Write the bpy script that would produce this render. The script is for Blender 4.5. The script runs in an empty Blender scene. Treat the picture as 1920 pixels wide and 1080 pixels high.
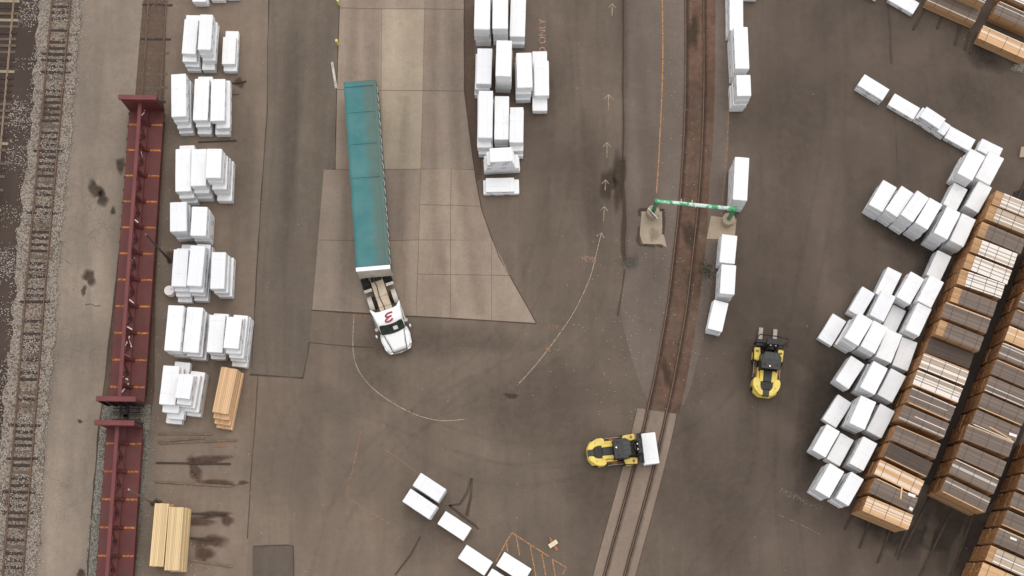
import bpy, bmesh, math, random
from mathutils import Vector, Matrix
R = random.Random(11)
sc = bpy.context.scene
col = sc.collection
rad = math.radians

# ------------------------------------------------------------------ camera, sky, sun, exposure
FPX, TILT, CAMH = 2775.0, rad(11.6), 116.0
cd = bpy.data.cameras.new('camera'); cam = bpy.data.objects.new('camera', cd); col.objects.link(cam)
cd.sensor_width = 36.0; cd.lens = FPX / 1920 * 36.0; cd.clip_start = 1.0; cd.clip_end = 2000.0
cam.location = (0, 0, CAMH); cam.rotation_euler = (TILT, 0, 0)
sc.camera = cam
SUN_EL, SUN_AZ = rad(74), rad(25)            # azimuth measured from +y (north) towards +x (east)
w = bpy.data.worlds.new('World'); sc.world = w; w.use_nodes = True
nt = w.node_tree; bg = nt.nodes['Background']
sky = nt.nodes.new('ShaderNodeTexSky'); sky.sky_type = 'NISHITA'; sky.sun_disc = False
sky.sun_elevation = SUN_EL; sky.sun_rotation = SUN_AZ
sky.air_density = 1.0; sky.dust_density = 1.2; sky.ozone_density = 1.0
hs = nt.nodes.new('ShaderNodeHueSaturation'); hs.inputs['Saturation'].default_value = 0.12       # overcast: a grey-white sky
nt.links.new(sky.outputs[0], hs.inputs['Color']); nt.links.new(hs.outputs[0], bg.inputs[0]); bg.inputs[1].default_value = 0.15
sd = bpy.data.lights.new('sun', 'SUN'); sun = bpy.data.objects.new('sun', sd); col.objects.link(sun)
sd.energy = 0.6; sd.angle = rad(50); sd.color = (1.0, 0.94, 0.87)
sdir = Vector((math.sin(SUN_AZ) * math.cos(SUN_EL), math.cos(SUN_AZ) * math.cos(SUN_EL), math.sin(SUN_EL)))
sun.rotation_euler = sdir.to_track_quat('Z', 'Y').to_euler(); sun.location = sdir * 150
vs = sc.view_settings
vs.view_transform = 'Standard'; vs.look = 'None'; vs.exposure = 0.6; vs.gamma = 1.0; vs.use_curve_mapping = False

# ------------------------------------------------------------------ helpers
CT, ST = math.cos(TILT), math.sin(TILT)
def G(px, py, z=0.0):
    """the point of the yard at height z that stands at this place of the 1920 x 1080 photograph"""
    x = (px - 960) / FPX; y = (540 - py) / FPX
    d = Vector((x, y * CT + ST, y * ST - CT))
    t = (CAMH - z) / -d.z
    return Vector((d.x * t, d.y * t, z))
def G2(p, z=0.0): return G(p[0], p[1], z)
LABELS = {}
def tag(o, label=None, cat=None, group=None, kind=None):
    if label: o['label'] = label; LABELS.setdefault(label, []).append(o.name)
    if cat: o['category'] = cat
    if group: o['group'] = group
    if kind: o['kind'] = kind
    return o
def link(name, data, parent=None, loc=None, rotz=0.0, scale=None):
    o = bpy.data.objects.new(name, data); col.objects.link(o)
    if parent is not None: o.parent = parent
    if loc is not None: o.location = loc
    if rotz: o.rotation_euler = (0, 0, rotz)
    if scale is not None: o.scale = scale
    return o
def empty(name, loc, rotz=0.0, parent=None):
    o = link(name, None, parent, loc, rotz); o.empty_display_size = 0.3
    return o

class MB:
    def __init__(s): s.v = []; s.f = []; s.m = []
    def add(s, vs_, fs, mi=0):
        b = len(s.v); s.v += [tuple(p) for p in vs_]
        for f in fs: s.f.append([b + i for i in f]); s.m.append(mi)
        return s
    def box(s, c, d, rz=0.0, mi=0, M=None, taper=1.0):
        hx, hy, hz = d[0] / 2, d[1] / 2, d[2] / 2
        P = [Vector((sx * hx * (taper if sz > 0 else 1), sy * hy * (taper if sz > 0 else 1), sz * hz)) for sz in (-1, 1) for sy in (-1, 1) for sx in (-1, 1)]
        m = M if M is not None else Matrix.Rotation(rz, 3, 'Z')
        P = [m @ p + Vector(c) for p in P]
        return s.add(P, [(0, 2, 3, 1), (4, 5, 7, 6), (0, 1, 5, 4), (2, 6, 7, 3), (0, 4, 6, 2), (1, 3, 7, 5)], mi)
    def bar(s, a, b, wx, wz, mi=0, up=(0, 0, 1)):
        a, b = Vector(a), Vector(b); d = b - a; L = d.length; d.normalize()
        u = Vector(up)
        if abs(d.dot(u)) > 0.98: u = Vector((0, 1, 0))
        x = d.cross(u).normalized(); z = x.cross(d).normalized()
        M = Matrix((x, d, z)).transposed()
        return s.box((a + b) / 2, (wx, L, wz), M=M, mi=mi)
    def prism(s, poly, z0, z1, mi=0, inset=0.0):
        n = len(poly); cx = sum(p[0] for p in poly) / n; cy = sum(p[1] for p in poly) / n
        a = sum(poly[i][0] * poly[(i + 1) % n][1] - poly[(i + 1) % n][0] * poly[i][1] for i in range(n))
        pl = list(poly) if a > 0 else list(poly)[::-1]
        top = [(cx + (p[0] - cx) * (1 - inset), cy + (p[1] - cy) * (1 - inset)) for p in pl]
        V = [(p[0], p[1], z0) for p in pl] + [(p[0], p[1], z1) for p in top]
        return s.add(V, [list(range(n))[::-1], list(range(n, 2 * n))] + [(i, (i + 1) % n, n + (i + 1) % n, n + i) for i in range(n)], mi)
    def sheet(s, poly, z, mi=0):
        n = len(poly)
        a = sum(poly[i][0] * poly[(i + 1) % n][1] - poly[(i + 1) % n][0] * poly[i][1] for i in range(n))
        pl = list(poly) if a > 0 else list(poly)[::-1]
        return s.add([(p[0], p[1], z) for p in pl], [list(range(n))], mi)
    def tube(s, pts, r, n=10, mi=0, r2=None, cap=True):
        pts = [Vector(p) for p in pts]; k = len(pts); V = []; Fs = []
        for i, p in enumerate(pts):
            d = (pts[min(i + 1, k - 1)] - pts[max(i - 1, 0)]).normalized()
            u = Vector((0, 0, 1)) if abs(d.z) < 0.9 else Vector((0, 1, 0))
            x = d.cross(u).normalized(); y = d.cross(x).normalized()
            rr = r if r2 is None else r + (r2 - r) * i / (k - 1)
            for j in range(n):
                a = 2 * math.pi * j / n
                V.append(p + x * math.cos(a) * rr + y * math.sin(a) * rr)
        for i in range(k - 1):
            for j in range(n):
                Fs.append((i * n + j, i * n + (j + 1) % n, (i + 1) * n + (j + 1) % n, (i + 1) * n + j))
        if cap: Fs += [list(range(n))[::-1], [(k - 1) * n + j for j in range(n)]]
        return s.add(V, Fs, mi)
    def loft(s, rings, mi=0, cap=True):
        n = len(rings[0]); V = [p for r in rings for p in r]; Fs = []
        for i in range(len(rings) - 1):
            for j in range(n):
                Fs.append((i * n + j, i * n + (j + 1) % n, (i + 1) * n + (j + 1) % n, (i + 1) * n + j))
        if cap: Fs += [list(range(n))[::-1], [(len(rings) - 1) * n + j for j in range(n)]]
        return s.add(V, Fs, mi)
    def ribbon(s, pts, wd, z, mi=0, jit=0.0):
        L = []
        k = len(pts)
        for i, p in enumerate(pts):
            a, b = pts[max(i - 1, 0)], pts[min(i + 1, k - 1)]
            d = Vector((b[0] - a[0], b[1] - a[1])).normalized(); nrm = Vector((-d.y, d.x))
            h = wd / 2 * (1 + R.uniform(-jit, jit)); o = R.uniform(-jit, jit) * wd * 0.4
            L.append(((p[0] + nrm.x * (h + o), p[1] + nrm.y * (h + o)), (p[0] - nrm.x * (h - o), p[1] - nrm.y * (h - o))))
        for i in range(k - 1):
            (a0, a1), (b0, b1) = L[i], L[i + 1]
            s.add([(a1[0], a1[1], z), (b1[0], b1[1], z), (b0[0], b0[1], z), (a0[0], a0[1], z)], [(0, 1, 2, 3)], mi)
        return s
    def mesh(s, name, mats, bevel=0.0, smooth=False, seg=1, fixn=True):
        me = bpy.data.meshes.new(name); me.from_pydata(s.v, [], s.f)
        if not isinstance(mats, (list, tuple)): mats = [mats]
        for m in mats: me.materials.append(m)
        for p, mi in zip(me.polygons, s.m): p.material_index = mi
        if bevel or fixn:
            bm = bmesh.new(); bm.from_mesh(me)
            if fixn: bmesh.ops.recalc_face_normals(bm, faces=bm.faces)
            if bevel:
                es = [e for e in bm.edges if len(e.link_faces) == 2 and e.calc_face_angle(0) > 0.5]
                bmesh.ops.bevel(bm, geom=es, offset=bevel, segments=seg, affect='EDGES', clamp_overlap=True)
            bm.to_mesh(me); bm.free()
        if smooth:
            for p in me.polygons: p.use_smooth = True
        me.update(); return me
    def build(s, name, mats, parent=None, loc=None, rotz=0.0, **k):
        return link(name, s.mesh(name, mats, **k), parent, loc, rotz)

def dense(pts, step=1.0):
    out = []
    for i in range(len(pts) - 1):
        a, b = Vector(pts[i]), Vector(pts[i + 1]); n = max(1, int((b - a).length / step))
        out += [a.lerp(b, j / n) for j in range(n)]
    return out + [Vector(pts[-1])]
def smoothline(pts, it=2):
    pts = [Vector(p) for p in pts]
    for _ in range(it):
        q = [pts[0]]
        for a, b in zip(pts, pts[1:]): q += [a.lerp(b, .25), a.lerp(b, .75)]
        pts = q + [pts[-1]]
    return pts
def px_line(pts, z=0.0, step=0.0, sm=0):
    P = [G2(p, z) for p in pts]
    if sm: P = smoothline(P, sm)
    return dense(P, step) if step else P

# ------------------------------------------------------------------ materials
def srgb(r, g, b, k=1.0):
    f = lambda c: ((c / 255) / 12.92 if c / 255 <= 0.04045 else ((c / 255 + 0.055) / 1.055) ** 2.4) * k
    return (f(r), f(g), f(b), 1)
class NT:
    def __init__(s, name):
        s.m = bpy.data.materials.new(name); s.m.use_nodes = True; s.t = s.m.node_tree
        s.p = s.t.nodes['Principled BSDF']; s.out = s.t.nodes['Material Output']
    def n(s, typ, **k):
        x = s.t.nodes.new(typ)
        for a, v in k.items(): setattr(x, a, v)
        return x
    def l(s, a, b): s.t.links.new(a, b)
    def math(s, op, a, b=None, clamp=False):
        x = s.n('ShaderNodeMath', operation=op, use_clamp=clamp)
        for i, q in enumerate((a, b)):
            if q is None: continue
            if isinstance(q, (int, float)): x.inputs[i].default_value = q
            else: s.l(q, x.inputs[i])
        return x.outputs[0]
    def pos(s, scale=(1, 1, 1), rot=(0, 0, 0), obj=False):
        src = s.n('ShaderNodeTexCoord').outputs['Object'] if obj else s.n('ShaderNodeNewGeometry').outputs['Position']
        mp = s.n('ShaderNodeMapping'); s.l(src, mp.inputs[0]); mp.inputs['Scale'].default_value = scale; mp.inputs['Rotation'].default_value = rot
        return mp.outputs[0]
    def noise(s, vec, scale, detail=4, rough=0.55, dist=0.0):
        x = s.n('ShaderNodeTexNoise'); s.l(vec, x.inputs['Vector'])
        x.inputs['Scale'].default_value = scale; x.inputs['Detail'].default_value = detail
        x.inputs['Roughness'].default_value = rough; x.inputs['Distortion'].default_value = dist
        return x.outputs['Fac']
    def ramp(s, fac, stops):
        x = s.n('ShaderNodeValToRGB'); s.l(fac, x.inputs[0]); e = x.color_ramp.elements
        while len(e) < len(stops): e.new(0.5)
        for el, (p, c) in zip(e, stops):
            el.position = p; el.color = c if isinstance(c, (tuple, list)) else (c, c, c, 1)
        return x.outputs[0]
    def mix(s, fac, a, b, mode='MIX'):
        x = s.n('ShaderNodeMix', data_type='RGBA', blend_type=mode)
        for sock, q in ((x.inputs[0], fac), (x.inputs[6], a), (x.inputs[7], b)):
            if isinstance(q, (int, float)): sock.default_value = q
            elif isinstance(q, (tuple, list)): sock.default_value = q
            else: s.l(q, sock)
        return x.outputs[2]
    def base(s, c):
        if isinstance(c, (tuple, list)): s.p.inputs['Base Color'].default_value = c
        else: s.l(c, s.p.inputs['Base Color'])
    def rough(s, r, spec=None, metal=None):
        s.p.inputs['Roughness'].default_value = r
        if spec is not None: s.p.inputs['Specular IOR Level'].default_value = spec
        if metal is not None: s.p.inputs['Metallic'].default_value = metal
        return s
    def bump(s, h, strength=0.4, dist=0.02):
        b = s.n('ShaderNodeBump'); s.l(h, b.inputs['Height']); b.inputs['Strength'].default_value = strength; b.inputs['Distance'].default_value = dist
        s.l(b.outputs[0], s.p.inputs['Normal'])

def scale_c(c, k): return (c[0] * k, c[1] * k, c[2] * k, 1)
def plain(name, c, rough=0.6, var=0.12, sc_=3.0, metal=0.0, spec=0.4, dirt=None):
    q = NT(name); v = q.pos(obj=True)
    f = q.ramp(q.noise(v, sc_, 5), [(0.3, 1 - var), (0.7, 1 + var * 0.6)])
    c2 = q.mix(1.0, c, f, 'MULTIPLY')
    if dirt:
        d = q.ramp(q.noise(q.pos(), sc_ * 0.6, 6, 0.65), [(0.48, 0.0), (0.72, 1.0)])
        c2 = q.mix(q.math('MULTIPLY', d, dirt[1]), c2, dirt[0])
    q.base(c2); q.rough(rough, spec, metal); return q.m

def asphalt(name, c, streak_rot=0.0, streak=0.16, big=0.22, warm=None, crack=0.0, gradient=False, spots=0.25, mottle=0.07):
    q = NT(name); v = q.pos()
    b1 = q.ramp(q.noise(v, 0.07, 5, 0.6, 0.6), [(0.3, 1 - big), (0.7, 1 + big * 0.8)])
    b2 = q.ramp(q.noise(v, 0.45, 5, 0.6), [(0.3, 0.93), (0.7, 1.06)])
    st = q.ramp(q.noise(q.pos((0.42, 0.05, 1), (0, 0, streak_rot)), 1.0, 5, 0.62, 0.25), [(0.3, 1 - streak), (0.7, 1 + streak)])
    mot = q.ramp(q.noise(v, 1.7, 6, 0.68, 0.4), [(0.3, 1 - mottle), (0.7, 1 + mottle)])
    fine = q.ramp(q.noise(v, 9.0, 3, 0.7), [(0.25, 0.86), (0.75, 1.12)])
    cc = c
    if gradient:   # sawdust-pale towards the railway, tyre-darkened towards the lumber rows
        sep = q.n('ShaderNodeSeparateXYZ'); q.l(v, sep.inputs[0])
        g = q.math('ADD', q.math('MULTIPLY', sep.outputs[0], 1 / 70.0), q.math('MULTIPLY', q.noise(v, 0.05, 3), 0.5))
        cc = q.mix(q.ramp(g, [(0.0, 0.0), (0.62, 1.0)]), c, gradient)
    cc = q.mix(1.0, cc, b1, 'MULTIPLY'); cc = q.mix(1.0, cc, b2, 'MULTIPLY'); cc = q.mix(1.0, cc, st, 'MULTIPLY'); cc = q.mix(1.0, cc, fine, 'MULTIPLY'); cc = q.mix(1.0, cc, mot, 'MULTIPLY')
    if warm is not None:
        wm = q.ramp(q.noise(v, 0.22, 4, 0.6), [(0.5, 0.0), (0.75, 1.0)])
        cc = q.mix(q.math('MULTIPLY', wm, 0.5), cc, warm)
    # oil spots
    sp = q.ramp(q.noise(v, 0.9, 3, 0.5, 0.3), [(0.66, 0.0), (0.78, 1.0)])
    cc = q.mix(q.math('MULTIPLY', sp, spots), cc, scale_c(c, 0.45))
    if crack:
        vo = q.n('ShaderNodeTexVoronoi', feature='DISTANCE_TO_EDGE'); wv = q.n('ShaderNodeVectorMath', operation='ADD')
        nz = q.n('ShaderNodeTexNoise'); q.l(v, nz.inputs['Vector']); nz.inputs['Scale'].default_value = 0.8
        q.l(v, wv.inputs[0]); q.l(nz.outputs['Color'], wv.inputs[1]); q.l(wv.outputs[0], vo.inputs['Vector']); vo.inputs['Scale'].default_value = 1.1
        ck = q.ramp(vo.outputs['Distance'], [(0.0, 1.0), (0.025, 0.0)])
        reg = q.ramp(q.noise(v, 0.12, 3), [(0.5, 0.0), (0.6, 1.0)])
        cc = q.mix(q.math('MULTIPLY', q.math('MULTIPLY', ck, reg), crack), cc, scale_c(c, 0.4))
    q.base(cc); q.rough(0.85, 0.25); q.bump(q.noise(v, 14, 3, 0.7), 0.25, 0.02)
    return q.m

def wornpaint(name, c, keep=0.5):
    q = NT(name); v = q.pos(); q.base(c); q.rough(0.8, 0.2)
    f = q.ramp(q.noise(v, 5.5, 5, 0.75), [(keep - 0.14, 0.0), (keep + 0.14, 1.0)])
    tr = q.n('ShaderNodeBsdfTransparent'); mx = q.n('ShaderNodeMixShader')
    q.l(f, mx.inputs[0]); q.l(tr.outputs[0], mx.inputs[1]); q.l(q.p.outputs[0], mx.inputs[2]); q.l(mx.outputs[0], q.out.inputs[0])
    return q.m

def fader(name, c, strength=0.8, breakup=0.5):
    q = NT(name); v = q.pos(); q.base(c); q.rough(0.85, 0.2)
    a = q.n('ShaderNodeAttribute', attribute_name='fade').outputs['Fac']
    f = q.math('MULTIPLY', a, q.ramp(q.noise(v, 1.6, 6, 0.7), [(0.5 - breakup * .3, 1 - breakup), (0.5 + breakup * .3, 1.0)]))
    f = q.math('MULTIPLY', f, strength)
    tr = q.n('ShaderNodeBsdfTransparent'); mx = q.n('ShaderNodeMixShader')
    q.l(f, mx.inputs[0]); q.l(tr.outputs[0], mx.inputs[1]); q.l(q.p.outputs[0], mx.inputs[2]); q.l(mx.outputs[0], q.out.inputs[0])
    return q.m
K = 0.92      # display value -> surface colour under this light
M = {}
M['yard'] = asphalt('yard_asphalt', srgb(122, 107, 93, K), gradient=srgb(93, 81, 71, K), warm=srgb(112, 95, 84, K))
M['strip'] = asphalt('worn_asphalt', srgb(126, 111, 97, K), warm=srgb(112, 92, 80, K), spots=0.4)
M['patch'] = asphalt('patch_asphalt', srgb(110, 98, 86, K), big=0.14, spots=0.2)
M['newpatch'] = asphalt('repair_asphalt', srgb(96, 85, 75, K), big=0.12, spots=0.1)
M['lane'] = asphalt('old_concrete_lane', srgb(139, 125, 111, K), streak=0.16, crack=0.6, warm=srgb(124, 110, 97, K), mottle=.09, streak_rot=rad(-5))
M['railside'] = asphalt('rail_side_asphalt', srgb(114, 101, 91, K), streak=0.12, spots=0.2)
M['concrete'] = asphalt('slab_concrete', srgb(152, 135, 119, K), streak=0.18, big=0.12, warm=srgb(140, 118, 102, K), spots=0.3, mottle=0.06)
M['concrete2'] = asphalt('slab_concrete_pale', srgb(165, 150, 130, K), streak=0.16, big=0.10, warm=srgb(152, 133, 115, K), spots=0.25, mottle=0.06)
M['concrete3'] = asphalt('slab_concrete_grey', srgb(143, 128, 114, K), streak=0.18, big=0.12, warm=srgb(140, 116, 102, K), spots=0.3)
M['crossing'] = asphalt('crossing_concrete', srgb(140, 122, 108, K), streak=0.1, big=0.12, streak_rot=rad(-15), spots=0.3)
M['padconc'] = asphalt('pad_concrete', srgb(172, 155, 134, K), streak=0.04, big=0.1, spots=0.2)
M['dirt'] = asphalt('red_dirt', srgb(104, 80, 66, K), streak=0.10, big=0.3, warm=srgb(128, 108, 92, K), spots=0.6, mottle=0.28)
M['darkdirt'] = asphalt('dark_dirt', srgb(74, 61, 54, K), streak=0.12, big=0.2, warm=srgb(86, 70, 60, K), streak_rot=rad(-5))
M['mud'] = asphalt('brown_mud', srgb(98, 80, 68, K), streak=0.15, big=0.25, spots=0.4, mottle=0.15)
def speckle(name, c0, c1, scale, c2=None):
    q = NT(name); v = q.pos(); vo = q.n('ShaderNodeTexVoronoi'); q.l(v, vo.inputs['Vector']); vo.inputs['Scale'].default_value = scale
    sep = q.n('ShaderNodeSeparateColor'); q.l(vo.outputs['Color'], sep.inputs[0])
    f = q.math('ADD', q.math('MULTIPLY', sep.outputs[0], 0.75), q.math('MULTIPLY', q.noise(v, 0.5, 5, 0.65), 0.5))
    c = q.mix(q.ramp(f, [(0.3, 0.0), (0.8, 1.0)]), c0, c1)
    c = q.mix(q.ramp(vo.outputs['Distance'], [(0.4, 0.0), (0.8, 0.45)]), c, scale_c(c0, 0.55))
    if c2: c = q.mix(q.ramp(q.noise(v, 0.35, 5, 0.7), [(0.55, 0.0), (0.68, 0.8)]), c, c2)
    q.base(c); q.rough(0.9, 0.2); q.bump(vo.outputs['Distance'], 0.6, 0.05); return q.m
M['ballast'] = speckle('ballast_bed', srgb(100, 88, 78, K), srgb(160, 147, 134, K), 9.0, srgb(84, 70, 61, K))
M['ballast2'] = speckle('ballast_between_rails', srgb(94, 79, 69, K), srgb(152, 138, 124, K), 9.0, srgb(78, 63, 55, K))
M['gravel'] = speckle('grey_gravel', srgb(96, 90, 80, K), srgb(152, 147, 136, K), 12.0)
M['seam'] = asphalt('tar_seam', srgb(80, 67, 58, K), streak=0.02, big=0.1, spots=0.1)
M['joint'] = asphalt('slab_joint', srgb(96, 80, 66, K), streak=0.02, big=0.1, spots=0.1)
M['stain'] = fader('oil_stain', srgb(76, 63, 52, K), 0.85, 0.4)
M['wet'] = fader('tyre_black_asphalt', srgb(80, 70, 62, K), 0.26, 0.35)
M['dust'] = fader('pale_dust', srgb(124, 110, 97, K), 0.45, 0.7)
M['stain2'] = fader('sawdust_stain', srgb(88, 64, 52, K), 0.8, 0.5)
M['orange'] = wornpaint('orange_paint', srgb(190, 140, 98, K), 0.42)
M['orange_faint'] = wornpaint('faded_orange_paint', srgb(190, 140, 105, K), 0.53)
M['cream'] = wornpaint('cream_paint', srgb(190, 172, 150, K), 0.44)
M['cream_faint'] = wornpaint('faded_cream_paint', srgb(165, 148, 130, K), 0.55)
M['pink_faint'] = wornpaint('faded_pink_paint', srgb(190, 150, 132, K), 0.43)
M['rail'] = plain('rail_steel', srgb(140, 120, 102, K), 0.45, 0.2, 2.0, 0.3)
M['railrust'] = plain('rusty_rail', srgb(112, 88, 70, K), 0.7, 0.25, 2.0)
M['tie'] = plain('tarred_tie', srgb(66, 54, 48, K), 0.9, 0.35, 4.0)
M['tiegrey'] = plain('weathered_tie', srgb(104, 90, 78, K), 0.9, 0.3, 4.0)
M['tiepale'] = plain('new_tie', srgb(158, 146, 118, K), 0.9, 0.3, 4.0)
M['stone'] = plain('pale_stone', srgb(184, 173, 161, K), 0.9, 0.35, 0.7)
M['carred'] = plain('railcar_oxide_red', srgb(98, 45, 42, K), 0.6, 0.2, 0.8, dirt=(srgb(86, 56, 48, K), 0.6))
M['carred2'] = plain('railcar_pink_red', srgb(114, 55, 55, K), 0.55, 0.2, 0.8, dirt=(srgb(110, 66, 60, K), 0.5))
M['carstripe'] = wornpaint('railcar_orange_stripe', srgb(205, 130, 60, K), 0.45)
M['black'] = plain('black_steel', srgb(30, 29, 28, K), 0.5, 0.3)
M['dark'] = plain('dark_steel', srgb(48, 46, 43, K), 0.5, 0.3)
M['tyre'] = plain('tyre_rubber', srgb(36, 34, 33, K), 0.85, 0.2)
M['steel'] = plain('galvanised_steel', srgb(160, 152, 145, K), 0.4, 0.2, 3.0, 0.5)
M['forksteel'] = plain('worn_fork_steel', srgb(158, 146, 140, K), 0.45, 0.25, 4.0, 0.3)
M['yellow'] = plain('machine_yellow', srgb(232, 205, 92, K), 0.35, 0.08, 2.0, dirt=(srgb(150, 120, 60, K), 0.45))
M['glass'] = plain('dark_glass', srgb(50, 55, 50, K), 0.35, 0.1, spec=0.3)
M['greenglass'] = plain('green_glass', srgb(50, 62, 52, K), 0.1, 0.5, 2.5, spec=0.6)
M['truckwhite'] = plain('truck_white_paint', srgb(244, 243, 240, K), 0.3, 0.02, 1.0)
M['dirtywhite'] = plain('dirty_white_paint', srgb(205, 198, 184, K), 0.5, 0.12, 1.5, dirt=(srgb(150, 135, 115, K), 0.6))
M['aluminium'] = plain('dusty_aluminium', srgb(196, 178, 155, K), 0.45, 0.15, 1.5, 0.2, dirt=(srgb(150, 120, 90, K), 0.7))
M['red'] = plain('red_vinyl', srgb(150, 26, 50, K), 0.4, 0.05)
M['chrome'] = plain('chrome', srgb(190, 188, 185, K), 0.2, 0.1, metal=0.8)
M['green'] = plain('green_paint', srgb(52, 132, 84, K), 0.45, 0.15, 2.0)
q = NT('chipped_green_paint'); v_ = q.pos(obj=True)
q.base(q.mix(q.ramp(q.noise(v_, 1.1, 5, 0.6, 0.4), [(0.50, 0.0), (0.58, 1.0)]), srgb(62, 165, 105, K), srgb(205, 222, 214, K))); q.rough(0.5); M['greenchip'] = q.m
M['bollardyellow'] = plain('bollard_yellow', srgb(222, 206, 84, K), 0.5, 0.1)
M['timber'] = plain('weathered_timber', srgb(122, 104, 88, K), 0.9, 0.3, 3.0)
M['timberdark'] = plain('dark_timber', srgb(72, 60, 52, K), 0.9, 0.3, 3.0)
M['woodscrap'] = plain('scrap_wood', srgb(225, 212, 180, K), 0.85, 0.15, 6.0)
M['woodred'] = plain('reddish_wood', srgb(160, 104, 76, K), 0.85, 0.3, 6.0)
M['signwhite'] = plain('sign_face', srgb(205, 192, 182, K), 0.5, 0.1)
M['ink'] = plain('sign_ink', srgb(84, 72, 66, K), 0.6, 0.1)
M['strapwhite'] = plain('white_webbing', srgb(232, 214, 206, K), 0.7, 0.1)
M['strapdark'] = plain('steel_strap', srgb(84, 62, 54, K), 0.6, 0.2)
M['paper'] = plain('torn_white_paper', srgb(236, 230, 226, K), 0.7, 0.05)
M['plant'] = plain('weed_leaf', (0.040, 0.046, 0.024, 1), 0.8, 0.3)

# tarpaulin: sun-bleached teal with a grey-green grime band along one side
q = NT('teal_tarpaulin'); v_ = q.pos(obj=True); sp_ = q.n('ShaderNodeSeparateXYZ'); q.l(v_, sp_.inputs[0])
tc = q.mix(q.ramp(q.noise(v_, 0.6, 5, 0.55), [(0.3, 0.0), (0.7, 1.0)]), srgb(48, 112, 113, K), srgb(76, 126, 125, K))
edge = q.math('ADD', q.math('MULTIPLY', sp_.outputs[0], -0.75), q.math('MULTIPLY', q.noise(v_, 0.8, 4), 1.1))
gm = q.ramp(edge, [(0.5, 0.0), (1.55, 1.0)])
tc = q.mix(q.math('MULTIPLY', gm, 0.8), tc, srgb(88, 104, 94, K))
tc = q.mix(q.ramp(q.noise(v_, 2.6, 4, 0.6), [(0.55, 0.0), (0.8, 0.5)]), tc, srgb(98, 120, 112, K))
q.base(tc); q.rough(0.5, 0.3); M['tarp'] = q.m

# white lumber wrap with printed grey emblems that run over the long upper edges
q = NT('white_lumber_wrap'); v_ = q.pos(obj=True)
at = q.n('ShaderNodeAttribute', attribute_type='OBJECT', attribute_name='dims')
mu = q.n('ShaderNodeVectorMath', operation='MULTIPLY'); q.l(v_, mu.inputs[0]); q.l(at.outputs['Vector'], mu.inputs[1])
xyz = q.n('ShaderNodeSeparateXYZ'); q.l(mu.outputs[0], xyz.inputs[0]); dm = q.n('ShaderNodeSeparateXYZ'); q.l(at.outputs['Vector'], dm.inputs[0])
oi = q.n('ShaderNodeObjectInfo').outputs['Random']
ax = q.math('ABSOLUTE', xyz.outputs[0])
vv = q.math('SUBTRACT', q.math('SUBTRACT', q.math('MULTIPLY', dm.outputs[2], 0.5), xyz.outputs[2]), q.math('SUBTRACT', q.math('MULTIPLY', dm.outputs[0], 0.5), ax))
uu = q.math('SUBTRACT', q.math('MODULO', q.math('ADD', q.math('ADD', xyz.outputs[1], 20.0), oi), 1.15), 0.575)
dv = q.math('SUBTRACT', vv, q.math('ADD', 0.2, q.math('MULTIPLY', q.math('FRACT', q.math('MULTIPLY', oi, 7.3)), 0.3)))
rr = q.math('SQRT', q.math('ADD', q.math('MULTIPLY', uu, uu), q.math('MULTIPLY', dv, dv)))
ring = q.math('LESS_THAN', q.math('ABSOLUTE', q.math('SUBTRACT', rr, 0.15)), 0.042)
lin = q.math('MULTIPLY', q.math('LESS_THAN', q.math('ABSOLUTE', uu), 0.12), q.math('LESS_THAN', q.math('ABSOLUTE', dv), 0.04))
ringm = q.math('MAXIMUM', ring, lin)
inend = q.math('LESS_THAN', q.math('ABSOLUTE', xyz.outputs[1]), q.math('SUBTRACT', q.math('MULTIPLY', dm.outputs[1], 0.5), 0.03))
has = q.math('GREATER_THAN', q.math('FRACT', q.math('MULTIPLY', oi, 31.7)), 0.2)
side = q.math('GREATER_THAN', vv, -0.3)
mk = q.math('MULTIPLY', q.math('MULTIPLY', ringm, inend), q.math('MULTIPLY', has, side))
mk = q.math('MULTIPLY', mk, q.ramp(q.noise(mu.outputs[0], 9.0, 3), [(0.38, 0.3), (0.5, 1.0)]))
smg = q.ramp(q.noise(q.pos(), 1.1, 6, 0.7), [(0.5, 0.0), (0.8, 0.5)])
wc = q.mix(smg, (0.80, 0.795, 0.79, 1), (0.64, 0.62, 0.60, 1))
pale = q.math('GREATER_THAN', q.math('FRACT', q.math('MULTIPLY', oi, 13.1)), 0.8)
wc = q.mix(q.math('MULTIPLY', pale, 0.6), wc, (0.72, 0.72, 0.74, 1))
cr1 = q.math('LESS_THAN', q.math('ABSOLUTE', q.math('SUBTRACT', q.math('ADD', xyz.outputs[1], q.math('MULTIPLY', q.noise(mu.outputs[0], 1.5, 3), 0.12)), q.math('SUBTRACT', q.math('MULTIPLY', oi, 2.0), 1.0))), 0.018)
cr2 = q.math('LESS_THAN', q.math('ABSOLUTE', q.math('SUBTRACT', q.math('ADD', xyz.outputs[0], q.math('MULTIPLY', q.noise(mu.outputs[0], 1.1, 3), 0.1)), 0.2)), 0.012)
crs = q.math('MULTIPLY', q.math('MAXIMUM', cr1, cr2), q.ramp(q.noise(mu.outputs[0], 2.4, 4), [(0.45, 0.0), (0.6, 0.5)]))
wc = q.mix(crs, wc, (0.42, 0.41, 0.41, 1))
spt = q.ramp(q.noise(mu.outputs[0], 5.0, 4, 0.7), [(0.70, 0.0), (0.76, 0.6)])
wc = q.mix(spt, wc, (0.45, 0.44, 0.43, 1))
wc = q.mix(q.math('MULTIPLY', mk, 0.85), wc, (0.17, 0.16, 0.17, 1))
q.base(wc); q.rough(0.45, 0.35); q.bump(q.noise(mu.outputs[0], 3.2, 4, 0.6), 0.35, 0.03); M['wrap'] = q.m

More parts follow.
